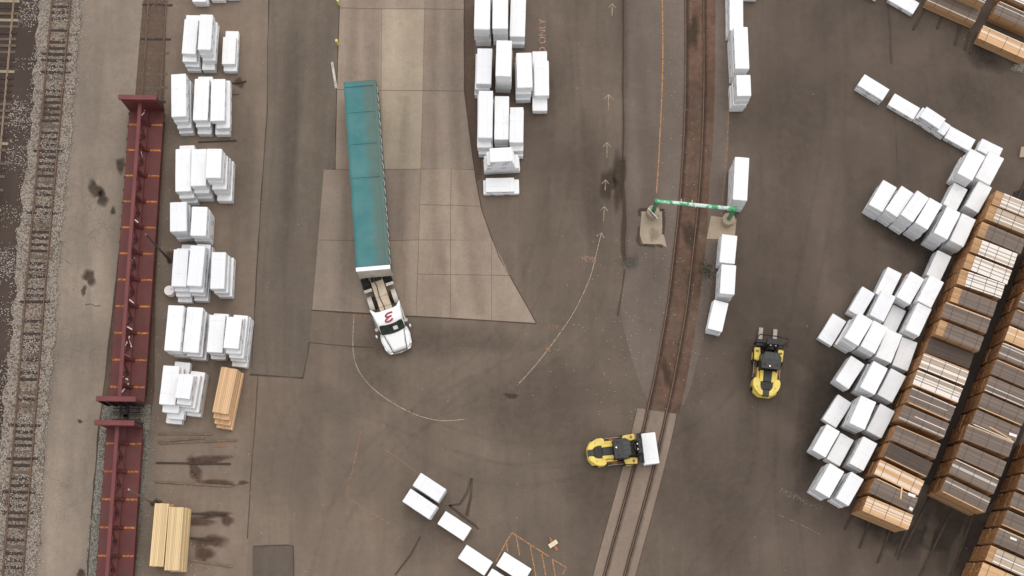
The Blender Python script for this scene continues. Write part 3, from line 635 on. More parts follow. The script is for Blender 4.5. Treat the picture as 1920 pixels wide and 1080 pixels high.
text('painted_words', 'D ONLY', 1017.5, 68, .80, rad(90), M['pink_faint'], space=1.02)
text('painted_words', 'NO PARKING', 1503, 938, .62, rad(-25), M['cream_faint'], space=.95)

# ------------------------------------------------------------------ white bundles
def bundle_mesh(k):
    bm = bmesh.new(); D = (1.2, 3.0, .8)
    bmesh.ops.create_cube(bm, size=1.0)
    for v in bm.verts: v.co = Vector((v.co.x * D[0], v.co.y * D[1], v.co.z * D[2]))
    for yy in (-1.0, -.4, .2, .8):
        g = bm.verts[:] + bm.edges[:] + bm.faces[:]
        bmesh.ops.bisect_plane(bm, geom=g, plane_co=(0, yy + R.uniform(-.1, .1), 0), plane_no=(R.uniform(-.05, .05), 1, 0))
    for xx in (-.2, .25):
        g = bm.verts[:] + bm.edges[:] + bm.faces[:]
        bmesh.ops.bisect_plane(bm, geom=g, plane_co=(xx, 0, 0), plane_no=(1, R.uniform(-.03, .03), 0))
    es = [e for e in bm.edges if len(e.link_faces) == 2 and e.calc_face_angle(0) > .8]
    bmesh.ops.bevel(bm, geom=es, offset=.03, segments=2, affect='EDGES')
    for v in bm.verts:
        v.co += Vector((R.uniform(-.006, .006), R.uniform(-.008, .008), R.uniform(-.007, .007)))
    for s in (-1, 1):      # folded paper flaps on the two ends
        for sx in (-1, 1):
            y0 = s * D[1] / 2; a = [(sx * .58, y0 - s * .01, -.36), (sx * .58, y0 - s * .01, .34), (sx * R.uniform(.1, .25), y0 + s * .018, R.uniform(-.05, .05))]
            V = [bm.verts.new(p) for p in a]; bm.faces.new(V if s * sx < 0 else V[::-1])
    for v in bm.verts: v.co = Vector((v.co.x / D[0], v.co.y / D[1], v.co.z / D[2]))
    me = bpy.data.meshes.new('wrapped_bundle'); bm.to_mesh(me); bm.free(); me.materials.append(M['wrap'])
    for p in me.polygons: p.use_smooth = False
    return me
BM = [bundle_mesh(i) for i in range(6)]
ORD = ['top', 'second', 'third', 'fourth', 'fifth', 'sixth']
def level(i, n):
    if n == 1: return 'lone'
    if i == 0: return 'topmost'
    if i == n - 1: return 'lowest'
    return ORD[i] + '-highest'
NB = [0]
def stack(phrase, group, h, n, x0, y0, x1, y1, wpx, layers=None, z0=0.06, bare=False):
    """phrase: where the stack is; n bundles up to height h; the top bundle's short-edge midpoints and width come from the photograph"""
    zt = z0 + h
    a, b = G(x0, y0, zt), G(x1, y1, zt); d = (b - a); L = d.length; d.normalize(); rgt = Vector((-d.y, d.x, 0))    # right when looking from p0 back... east for p0 north
    c = (a + b) / 2; e = G(c.x, c.y) if False else None
    m1 = G((x0 + x1) / 2, (y0 + y1) / 2, zt); m2 = G((x0 + x1) / 2 + 1, (y0 + y1) / 2, zt); wd = wpx * (m2 - m1).length
    wd = min(max(wd, 1.04), 1.30); lh = h / n
    for i in range(n):
        s_, t_, r_ = (layers[i] if layers and i < len(layers) else (0, 0, 0))
        j = 0 if i == 0 else 1
        Li = L + s_ + t_ + j * R.uniform(-.05, .05); ctr = c + d * ((t_ - s_) / 2 + j * R.uniform(-.04, .04)) + rgt * (r_ + j * R.uniform(-.05, .05))
        zc = zt - lh * (i + .5)
        o = link('wrapped_bundle', BM[R.randrange(6)], None, (ctr.x, ctr.y, zc), math.atan2(d.y, d.x) - math.pi / 2 + j * R.uniform(-.012, .012))
        if R.random() < .5: o.rotation_euler.z += math.pi
        hh = lh - .012
        o.scale = (wd + j * R.uniform(-.04, .02), Li, hh); o['dims'] = (o.scale[0], o.scale[1], o.scale[2])
        tag(o, '%s white bundle, %s' % (level(i, n), phrase), 'lumber bundle', group); NB[0] += 1
GL = 'white bundles stacked beside the red rail cars'
def ls(*a): stack(a[0], GL, *a[1:])
ls('left stack cut by the upper frame edge near the railway', 1.2, 2, 377, -85, 373.5, 3, 26)
ls('middle stack cut by the upper frame edge near the railway', .7, 1, 413, -85, 409, 0, 26)
ls('right stack cut by the upper frame edge near the railway', .5, 1, 441, -85, 437.5, -3, 26)
c_ = 'first full cluster by the rail cars'
ls('left stack, ' + c_, 2.4, 4, 359, 36, 353.5, 100.7, 26, [(0, 0, 0), (.58, .52, 0), (.3, .7, .1), (.3, .8, .1)])
ls('middle stack, ' + c_, 3.5, 4, 387, 27, 382.5, 93, 24.5, [(0, 0, 0), (0, .1, 0), (0, .3, .05), (0, .75, -.1)])
ls('right stack, ' + c_, 1.3, 2, 430.5, 69, 428, 120, 24.5, [(0, 0, 0), (.75, .4, .05)])
c_ = 'second cluster by the rail cars'
ls('left stack, ' + c_, 3.3, 4, 334.5, 138.5, 335, 218.8, 27.5, [(0, 0, 0), (0, .15, 0), (0, .4, .05), (0, .6, .05)])
ls('middle stack, ' + c_, 2.4, 3, 379, 147.5, 375.2, 225.5, 27.5, [(0, 0, 0), (.5, .3, .1), (.3, .6, .1)])
ls('right stack, ' + c_, 2.4, 3, 409.2, 148, 407.7, 226.5, 26.5, [(0, 0, 0), (.1, .35, .25), (.1, .65, .1)])
c_ = 'third cluster by the rail cars'
ls('left stack, ' + c_, 2.8, 3, 343.5, 279, 343, 358.8, 29, [(0, 0, 0), (.55, .35, .1), (.4, .45, .15)])
ls('middle stack, ' + c_, 3.3, 3, 373, 279.2, 371.7, 348.5, 28.5, [(0, 0, 0), (0, .3, .1), (0, .4, .1)])
ls('tall right stack, ' + c_, 4.6, 5, 402, 278.8, 399.5, 333.5, 28, [(0, 0, 0), (0, .1, 0), (0, .35, .1), (.05, .45, .15), (.05, .88, .2)])
c_ = 'pair of short stacks, fourth cluster by the rail cars'
ls('left of the ' + c_, 3.3, 3, 334, 378.7, 334.2, 433.8, 31)
ls('right of the ' + c_, 3.2, 4, 374.5, 387.5, 371.2, 441.8, 29)
c_ = 'fifth cluster down, by the white drum'
ls('left stack, ' + c_, 2.9, 4, 339.7, 467.7, 335, 537, 28, [(0, 0, 0), (.2, .25, .1), (.4, .5, .1), (.85, .85, .1)])
ls('middle stack, ' + c_, 3.3, 4, 371, 460.7, 363.5, 536.2, 27.5, [(0, 0, 0), (.1, .3, 0), (.45, .45, .1), (.5, .7, .15)])
ls('right stack, ' + c_, 3.0, 3, 410.5, 472.5, 407, 541.5, 26.5, [(0, 0, 0), (0, .1, .1), (0, .25, .2)])
c_ = 'sixth cluster down, a row of four'
ls('first stack from the left, ' + c_, 3.6, 3, 330.2, 572.5, 322.2, 657.7, 29.5, [(0, 0, 0), (0, 0, .05), (0, .1, .2)])
ls('second stack from the left, ' + c_, 3.0, 3, 366, 576, 356.7, 660.7, 30, [(0, 0, 0), (-.1, .1, .15), (-.1, .2, .2)])
ls('third stack from the left, ' + c_, 2.6, 3, 408.2, 590.7, 402, 660.7, 29.5, [(0, 0, 0), (.25, .1, .1), (.2, .25, 0)])
ls('rightmost stack, ' + c_, 4.2, 5, 439.5, 595.5, 432.7, 653, 28.5, [(0, 0, 0), (.2, .3, .05), (.5, .5, .15), (.6, .6, .2), (.6, .9, .15)])
c_ = 'seventh cluster down, next to the yellow pine stack'
ls('left stack, ' + c_, 3.0, 4, 321.5, 686, 313, 758.5, 30.5, [(0, 0, 0), (0, .55, .1), (.6, .9, .5), (.2, 1.2, .2)])
ls('right stack, ' + c_, 4.2, 5, 349, 702.5, 341.5, 747, 28, [(0, 0, 0), (.1, .4, 0), (.3, .5, .1), (.6, .7, .25), (.6, .9, .3)])
GM = 'white bundles beside the concrete pad'
def ms(*a): stack(a[0], GM, *a[1:])
c_ = 'top row of three beside the concrete pad'
ms('left stack, ' + c_, 3.8, 3, 905.5, -30, 903.5, 54.7, 29.5)
ms('middle stack, ' + c_, 3.8, 3, 938.5, -30, 937.7, 53.7, 29)
ms('right stack, ' + c_, 2.0, 2, 972.5, -20, 970, 68.5, 28.5, [(0, 0, 0), (0, .25, 0)])
c_ = 'second row of four beside the concrete pad'
ms('first stack from left, ' + c_, 3.0, 3, 909.2, 90.5, 906.8, 157.2, 28, [(0, 0, 0), (-.1, .1, -.1), (-.2, .25, -.15)])
ms('tall second stack from left, ' + c_, 4.2, 4, 945.5, 75.7, 943.5, 142.7, 29)
ms('third stack from left, ' + c_, 2.8, 3, 982.2, 98.7, 984.2, 164.2, 29, [(0, 0, 0), (0, .2, -.05), (-.1, .35, -.1)])
ms('rightmost low stack, ' + c_, 1.6, 2, 1015, 113.7, 1015.7, 179.2, 28, [(0, 0, 0), (1.15, 1.0, -.1)])
c_ = 'third row of three beside the concrete pad'
ms('left stack, ' + c_, 3.0, 3, 911, 170, 909.5, 258.5, 27, [(0, 0, 0), (0, .45, -.05), (0, .7, 0)])
ms('middle stack, ' + c_, 2.4, 3, 941.2, 180.2, 940.2, 261.5, 27)
ms('right stack, ' + c_, 2.6, 3, 968.5, 214, 968, 267.2, 26, [(0, 0, 0), (.9, .4, 0), (.9, .6, 0)])
ms('crosswise stepped stack near the concrete pad edge', 3.6, 5, 918.5, 291, 960, 288.5, 27, [(0, 0, 0), (.25, .15, 0), (.3, .2, 0), (.5, .5, 0), (.55, .55, 0)])
ms('crosswise low pile, southernmost beside the concrete pad', .9, 2, 911, 347, 964, 346, 27, [(0, 0, 0), (.25, .4, 0)])
GR = 'white bundles lined up right of the curving track'
def rs(*a): stack(a[0], GR, *a[1:])
rs('cut by upper frame edge, line beside the curved track', 3.0, 3, 1377, -100, 1378, -28, 26)
rs('small stack at upper frame edge right of the curved track line', .8, 1, 1408, -75, 1407.5, -4, 24)
rs('first tall stack of the line beside the curved track', 2.3, 3, 1380.5, -22, 1381, 57.3, 25.5)
rs('second stack of the line beside the curved track', 3.6, 4, 1388.7, 50.5, 1392, 128.7, 26.5)
rs('third stack of the line beside the curved track', 3.7, 4, 1393.7, 140.5, 1395.5, 179.7, 26.5, [(0, 0, 0), (.1, .12, -.05), (.1, .12, -.1), (.1, .1, -.1)])
rs('solitary stack just above the green bar right end', 3.6, 3, 1391.6, 294.7, 1387.5, 375.3, 27)
rs('stack just below the green bar right post', 2.4, 3, 1368.2, 440.5, 1363.2, 493.2, 29)
rs('second stack below the green bar right post', 3.2, 3, 1366.7, 496.5, 1363.5, 551.2, 27.5)
rs('third, southernmost stack below the green bar right post', 2.0, 3, 1352.5, 565.2, 1340.2, 619, 28)
GD = 'white bundles set out in the eastern yard'
def ds(*a): stack(a[0], GD, *a[1:])
ds('partly seen at upper frame edge left of the brown lumber', .6, 1, 1671, -11, 1718, 16, 26)
ds('barely seen at upper frame edge, far left of brown lumber', .6, 1, 1603, -38, 1650, -12, 26)
c_ = 'of the diagonal line in the upper right yard'
ds('first from left ' + c_, 1.2, 2, 1614.7, 149.2, 1661.5, 178, 26)
ds('second from left ' + c_, .65, 1, 1671.5, 185.5, 1719, 213.2, 26.5)
ds('stepped third stack ' + c_, 1.6, 3, 1731.2, 209, 1767, 232.5, 24, [(0, 0, 0), (.2, .65, 0), (.25, .65, 0)])
ds('fourth from left ' + c_, .65, 1, 1776.7, 247, 1823.7, 272.7, 26)
ds('last at right end ' + c_, 1.2, 2, 1837, 270, 1876, 289, 25)
c_ = 'block of four stacks above the brown lumber'
ds('upper left stack, ' + c_, 3.2, 4, 1834, 285.6, 1809, 331.7, 31)
ds('upper right stack, ' + c_, 2.6, 3, 1869.2, 290, 1842.5, 340, 31)
ds('lower left stack, ' + c_, 1.6, 2, 1802, 348.7, 1781, 389, 28)
ds('lower right stack, ' + c_, 2.4, 3, 1848, 345, 1822.2, 392.5, 27.5)
c_ = 'row of six stacks in the right yard'
ds('first from left, ' + c_, 2.6, 3, 1669.2, 344.2, 1642, 390.5, 29)
ds('second from left, ' + c_, 3.3, 4, 1702.2, 355.2, 1671.7, 400.2, 26.5)
ds('third from left, ' + c_, 4.1, 5, 1731.5, 364, 1700.2, 409.5, 26.5)
ds('fourth from left, ' + c_, 4.1, 4, 1755.5, 377, 1727.5, 424, 26.5)
ds('fifth from left, ' + c_, 4.1, 4, 1789, 392.7, 1763.7, 442.5, 28)
ds('sixth and rightmost, ' + c_, 3.2, 3, 1817.2, 405.7, 1793.7, 456.8, 28)
ds('low stack between the row of six and the mixed block below', 1.7, 2, 1771.5, 474.7, 1750, 521, 28)
c_ = 'ragged seven-stack block below the row of six'
ds('pinkish upper left stack, ' + c_, 1.6, 2, 1678.2, 506.5, 1654, 556, 29)
ds('creased upper middle stack, ' + c_, 2.4, 3, 1721, 516, 1693.5, 563.5, 29)
ds('upper right stack, ' + c_, 3.2, 3, 1757.2, 522.5, 1733.2, 570.2, 29)
ds('lower left stack, ' + c_, 1.5, 2, 1629, 543.7, 1603, 588, 27)
ds('crumpled central stack, ' + c_, 2.2, 2, 1667, 550, 1644, 597, 29)
ds('sunken grey bundle, ' + c_, .8, 1, 1687, 577, 1665, 622, 27)
ds('lower right stack, ' + c_, 3.0, 3, 1734.2, 573, 1710.5, 624.2, 28)
c_ = 'row of five beside the upper forklift'
ds('low leftmost, ' + c_, .8, 1, 1574.5, 595, 1546.5, 641.2, 29)
ds('tall second from left, ' + c_, 4.1, 4, 1624, 593.5, 1596.2, 640.7, 30)
ds('third from left, ' + c_, 3.4, 3, 1652, 607.5, 1627, 656, 30)
ds('fourth from left, ' + c_, 2.6, 2, 1678, 622, 1656.5, 674.5, 31)
ds('rightmost, ' + c_, 1.8, 2, 1706.2, 637, 1687.5, 690.2, 30.5)
c_ = 'row of three just below the row of five'
ds('left stack, ' + c_, 2.2, 2, 1609, 675, 1579, 721.2, 30)
ds('middle stack, ' + c_, 3.4, 4, 1651.7, 683.7, 1626.5, 733.2, 30)
ds('right stack, ' + c_, 2.4, 2, 1685.2, 697.7, 1659.2, 747.2, 31)
c_ = 'third row of three up from the southern pair'
c_ = 'middle three-row of the right yard, above two more rows'
ds('low left, ' + c_, .9, 1, 1584.5, 747.5, 1555, 794, 30)
ds('middle stack, ' + c_, 3.4, 3, 1629, 747.7, 1607, 799.5, 31)
ds('right stack, ' + c_, 2.2, 2, 1664.5, 764, 1638.5, 814.5, 31)
c_ = 'last row of three above the southern pair'
ds('left stack, ' + c_, 2.4, 3, 1563, 802.2, 1535.5, 850.7, 28)
ds('grey middle stack, ' + c_, 1.6, 2, 1589, 818.5, 1562.2, 867, 28)
ds('right stack, ' + c_, 3.0, 4, 1632.2, 825, 1606, 876, 29)
c_ = 'southern pair beside the brown lumber row'
ds('left stack, ' + c_, 3.2, 4, 1569.7, 876.5, 1541.5, 925.7, 31)
ds('right stack, ' + c_, 3.6, 4, 1608, 891.5, 1579.2, 941.7, 27.5)
GS = 'white bundles strung along the southern yard'
def ks(*a): stack(a[0], GS, *a[1:])
ks('upper stack of close pair beside the dark triangular patch', 2.2, 2, 781.2, 898.2, 829, 929.5, 28.5)
ks('lower stack of close pair beside the dark triangular patch', 2.4, 2, 762, 928, 812, 961.5, 28.5)
ks('just below the dark triangular patch', 1.2, 1, 827.7, 970, 876.5, 1002, 28.5)
ks('left of the orange hatched marking', .8, 1, 866.7, 1033.7, 916, 1066.7, 30)
ks('lying on the orange hatched marking', 1.0, 1, 938, 1047.5, 989, 1080, 30)
ks('cut by the lower frame edge near the orange hatching', 1.0, 1, 915, 1078, 965, 1110, 29)

# ------------------------------------------------------------------ bare lumber bundles
def boards_mesh(name, m, cols=8, rows=5, jit=.012, flat=False):
    b = MB(); W, L, Hh = 1.0, 1.0, 1.0
    for i in range(cols):
        for k in range(rows):
            inner = 0 < i < cols - 1 and 0 < k < rows - 1
            g = .004
            x = -.5 + (i + .5) / cols; z = -.5 + (k + .5) / rows
            e0, e1 = R.uniform(-jit, jit * .3), R.uniform(-jit, jit * .3)
            b.box((x, (e1 - e0) / 2, z + R.uniform(-.004, .004)), (1 / cols - .012, 1.0 + e0 + e1, 1 / rows - .012))
    return b.mesh(name, m, fixn=False)
LM = [boards_mesh('lumber_boards', M['cedar'], 8, 6, .005) for _ in range(4)]
TOPM = {k: [boards_mesh('top_boards', M[k], 12, 1, .008) for _ in range(3)] for k in ('fresh', 'striped', 'grey', 'darkgrey')}
def strap_mesh(n=1):
    b = MB(); t = .012
    b.box((0, 0, .5 + t / 2), (1.03, 1, t)); b.box((-.5 - t / 2, 0, 0), (t, 1, 1.0 + t)); b.box((.5 + t / 2, 0, 0), (t, 1, 1.0 + t))
    return b.mesh('strap', M['strapdark'], fixn=False)
SM_ = strap_mesh(); EDGEM = MB().box((0, 0, 0), (1, 1, 1)).mesh('edge_highlight', M['fresh'])
def lstack(phrase, group, h, n, xl, yl, xr, yr, wd, top, bare=0.0, meshes=None, layers=None, cat='lumber bundle', col_='brown', straps=3, z0=.12):
    zt = z0 + h; a, b = G(xl, yl, zt), G(xr, yr, zt); d = b - a; L = d.length; d.normalize(); c = (a + b) / 2; lh = h / n
    rz = math.atan2(d.y, d.x) - math.pi / 2
    nn = Vector((-d.y, d.x, 0))
    for i in range(n):
        s_, t_, r_ = (layers[i] if layers and i < len(layers) else (0, 0, 0)); j = 0 if i == 0 else 1
        Li = L + s_ + t_ + j * R.uniform(-.04, .04); ctr = c + d * ((t_ - s_) / 2 + j * R.uniform(-.04, .04)) + nn * (r_ + j * R.uniform(-.03, .03))
        root = empty('lumber_bundle', (ctr.x, ctr.y, zt - lh * (i + 1)), rz + j * R.uniform(-.008, .008))
        ht = lh - .02; tb = .045 if (top and i == 0) else 0
        link('boards', R.choice(meshes or LM), root, (0, 0, .01 + (ht - tb) / 2), 0, (wd, Li, ht - tb - .002))
        if tb:
            Lt = Li - bare; link('top_boards', R.choice(TOPM[top]), root, (0, bare / 2, ht + .01 - tb / 2), R.choice((0, math.pi)), (wd * (1.0 if not bare else .99), Lt, tb))
        if tb and not bare and R.random() < .75:
            sd_ = R.choice((1, 1, -1)); link('edge_highlight', EDGEM, root, (-sd_ * (wd / 2 - .03), R.uniform(-.03, .03), ht + .012), 0, (.06, Li * R.uniform(.9, 1.0), .03))  # pale strip added along the top edge to paint in its highlight
        if i == 0 and straps:
            for k in range(straps):
                y = -Li / 2 + bare + (Li - bare) * (k * 2 + 1) / (2 * straps) * 1.0
                link('strap', SM_, root, (0, y + R.uniform(-.1, .1), .012 + ht / 2), R.uniform(-.02, .02), (wd * .985, .032, ht))
        tag(root, '%s %s lumber bundle, %s' % (level(i, n), col_, phrase), cat, group); NB[0] += 0
GB = 'brown lumber bundles in the diagonal rows'
row1 = [((1622, 943.5), (1707.8, 980), 'fresh'), ((1635.6, 909), (1716.5, 947.5), 'grey'), ((1644.5, 874.8), (1727.6, 915.5), 'fresh'), ((1662, 842), (1743.5, 881.5), 'darkgrey'),
 ((1676.5, 810.7), (1759, 846.4), 'grey'), ((1689.5, 771.8), (1774.7, 808), 'grey'), ((1705, 740), (1787, 776), 'grey'), ((1715.6, 706.7), (1800.7, 741.8), 'striped'),
 ((1728, 675), (1813, 709), 'striped'), ((1739, 646), (1822, 677), 'darkgrey'), ((1758.5, 612), (1840.6, 645), 'grey'), ((1769.5, 579.6), (1853.6, 611.6), 'grey'),
 ((1786, 550.4), (1865.8, 580), 'grey'), ((1798, 517.4), (1881, 546), 'striped'), ((1810.6, 487.4), (1893, 520), 'striped'), ((1823.6, 457.5), (1904, 489), 'striped'),
 ((1836.7, 428), (1919, 462.7), 'grey'), ((1851.5, 396), (1934.5, 430), 'striped'), ((1864, 369), (1947, 403), 'striped')]
NUM = ['first', 'second', 'third', 'fourth', 'fifth', 'sixth', 'seventh', 'eighth', 'ninth', 'tenth', 'eleventh', 'twelfth', 'thirteenth', 'fourteenth', 'fifteenth', 'sixteenth', 'seventeenth', 'eighteenth', 'nineteenth']
for i, (l, r, t) in enumerate(row1):
    hh = 3.2 if i == 9 else 4.1
    lstack(NUM[i] + ' stack up from the south end, left diagonal row', GB, hh, 3 if i == 9 else 4, *l, *r, 1.2, t, bare=.62 if (i >= 10 and i != 11) else 0.0)
row2 = [((1770, 907), (1853, 948), 'grey'), ((1784.7, 873.5), (1868.5, 913), 'grey'), ((1798, 843), (1882.6, 880), 'grey'), ((1811, 809), (1896.5, 843), 'grey'), ((1826.5, 781), (1908.5, 816.5), 'grey')]
tops2 = ['grey', 'grey', 'grey', 'grey', 'fresh', 'grey', 'grey', 'grey', 'striped', 'grey']
for k in range(10): row2.append(((1838.5 + 12.4 * k, 749.5 - 31.4 * k), (1922 + 12.4 * k, 785 - 31.4 * k), tops2[k]))
for i, (l, r, t) in enumerate(row2):
    lstack(NUM[i] + ' stack up from the south end, middle diagonal row', GB, 4.1, 4, *l, *r, 1.2, t)
row3 = [((1808, 1136), 'fresh'), ((1823, 1102), 'fresh'), ((1838, 1068), 'fresh'), ((1853, 1036), 'striped'), ((1868, 1003), 'grey'), ((1884, 970), 'grey'), ((1897.5, 935), 'grey'), ((1911, 902), 'grey'), ((1924, 870), 'grey'), ((1937, 838), 'grey')]
for i, (l, t) in enumerate(row3):
    lstack(NUM[i] + ' stack up from the lower frame edge, right diagonal row', GB, 4.1, 4, *l, l[0] + 84, l[1] + 37, 1.2, t, bare=.5 if i == 3 else 0)
GT = 'brown lumber bundles in the upper right corner'
for i, (l, r, h, n, t, ph) in enumerate([((1744.5, -10.5), (1834, 29.5), 1.45, 2, 'grey', 'low stack left of the dark gap, upper right corner'), ((1762, -46), (1852, -6), 3.0, 3, 'grey', 'stack behind the low one, upper right corner'),
    ((1838.5, 59), (1928, 99), 1.35, 2, 'fresh', 'southernmost stack right of the dark gap, upper right corner'), ((1867.5, 13), (1957, 53), 1.7, 2, 'grey', 'second stack right of the dark gap, upper right corner'), ((1884, -22), (1974, 18), 2.2, 2, 'striped', 'third stack right of the dark gap, upper right corner')]):
    lstack(ph, GT, h, n, *l, *r, 1.2, t)
PM = [boards_mesh('pine_boards', M['pine'], 9, 4, .006) for _ in range(3)]; PK = [boards_mesh('pine_boards', M['pinepink'], 9, 4, .006) for _ in range(2)]
GP = 'yellow pine bundles near the rail cars'
lstack('stepped pile right of the seventh white cluster', GP, 2.4, 4, 430, 689.7, 412.7, 774.7, 1.26, None, meshes=PK, layers=[(0, 0, 0), (0, .4, .05), (0, .7, .08), (0, 1.0, .12)], col_='yellow pine', straps=0)
lstack('left one of the pair at lower left', GP, 2.0, 3, 303.4, 943.6, 293, 1062, 1.06, None, meshes=PM, col_='yellow pine', straps=0)
lstack('right one of the pair at lower left', GP, 2.2, 3, 330.5, 950.5, 322, 1069.5, 1.13, None, meshes=PM, layers=[(0, 0, 0), (0, 0, .06), (0, .05, .12)], col_='yellow pine', straps=0)

def loose(name, p, q, wd, z, m, label, cat):
    a, b = G(*p, z), G(*q, z); d = b - a
    o = MB().box((0, 0, .02), (wd, d.length, .035)).build(name, m, None, (a + b) / 2, math.atan2(d.y, d.x) - math.pi / 2); tag(o, label, cat)
loose('loose_stick', (1691.5, 911), (1688.5, 936), .12, 4.23, M['fresh'], 'loose tan stick lying across second lumber stack of the left row', 'stick')
loose('plastic_scrap', (1703, 926), (1716, 931), .22, 4.24, M['paper'], 'white plastic scrap on second lumber stack of the left row', 'plastic scrap')
loose('plastic_scrap', (1705, 952), (1711, 956), .22, 4.24, M['paper'], 'small white scrap at the right end of second left-row stack', 'plastic scrap')
loose('plastic_strip', (1715, 781), (1772, 806), .07, 4.24, M['strapwhite'], 'thin white strip along sixth lumber stack of the left row', 'plastic strip')
loose('plastic_scrap', (1892, 813), (1906, 818), .20, 4.24, M['paper'], 'white plastic scrap on fifth lumber stack of the middle row', 'plastic scrap')
loose('plastic_strip', (1706, 742), (1776, 770), .05, 4.24, M['strapwhite'], 'thin white strip along seventh lumber stack of the left row', 'plastic strip')
loose('loose_stick', (1855, 800), (1896, 824), .08, 4.24, M['fresh'], 'loose orange board slipping off the fourth middle-row lumber stack', 'stick')
loose('plastic_scrap', (1894, 1008), (1906, 1013), .16, 4.24, M['paper'], 'white scrap on the fifth lumber stack of the right row', 'plastic scrap')
# timber runners and skids lying on the ground
tim = [MB().box((0, 0, 0), (1, 1, 1)).mesh('timber', M[m]) for m in ('timber', 'timberdark')]
def timber(p, q, wd, label, k=0, h=.12, group=None):
    a, b = G2(p), G2(q); d = b - a
    me = MB().box((0, 0, h / 2 + .012), (wd, d.length, h)).mesh('timber_skid', M['timber' if k == 0 else 'timberdark'], bevel=.02)
    o = link('timber_skid', me, None, (a + b) / 2, math.atan2(d.y, d.x) - math.pi / 2); tag(o, label, 'timber', group)
gg = 'timber skids on the ground'
timber((297, 813.5), (398, 814.5), .16, 'upper straight grey timber lying in the gap below white stacks', 0, group=gg)
timber((297, 828), (385, 821), .14, 'grey timber slanting upward just below the upper straight one', 0, group=gg)
timber((298, 831.5), (445, 825.5), .15, 'longest grey timber in the gap below the white stacks', 0, group=gg)
timber((293, 868), (433, 870), .14, 'dark timber lying in a brown sawdust stain', 1, group=gg)
timber((292, 903.5), (436, 912), .15, 'grey timber just north of the yellow pine pair', 0, group=gg)
timber((356, 963), (424, 964), .14, 'upper timber sticking out east of the yellow pine pair', 1, group=gg)
timber((352, 1009), (402, 1012), .16, 'middle reddish timber east of the yellow pine pair', 1, group=gg)
timber((350, 1049), (436, 1063), .15, 'lowest timber east of the yellow pine pair', 0, group=gg)
timber((372, 267), (444, 264), .10, 'thin timber below the second white cluster', 1, group=gg)
timber((398, 162), (462, 153), .12, 'upper timber end poking out east of second white cluster', 1, group=gg)
timber((396, 178), (449, 175.5), .16, 'lower timber end poking out east of second white cluster', 0, group=gg)
for p, q, lb in [((1640, 955), (1585, 990), None)]: pass
rn = [((1598, 965), (1583, 993)), ((1632, 975), (1611, 1028)), ((1668, 996), (1645, 1056)), ((1700, 992), (1679, 1042)), ((1745, 930), (1683, 1050)), ((1790, 945), (1722, 1085)), ((1826, 962), (1780, 1085))]
for i, (p, q) in enumerate(rn): timber(p, q, .17, NUM[i] + ' runner beam from the left south of the brown lumber rows', 1, .10, 'runner beams under the lumber rows')
rn2 = [((1735, 15), (1712, 56)), ((1767, 28), (1757, 55)), ((1800, 50), (1790, 85)), ((1818, 60), (1808, 94)), ((1826, 78), (1818, 101))]
for i, (p, q) in enumerate(rn2): timber(p, q, .17, NUM[i] + ' runner end from the left below the upper right lumber', 1, .10, 'runner beams under the lumber rows')
timber((1905, 380), (1924, 335), .17, 'runner beam end north of the left brown row at frame edge', 1, .10)

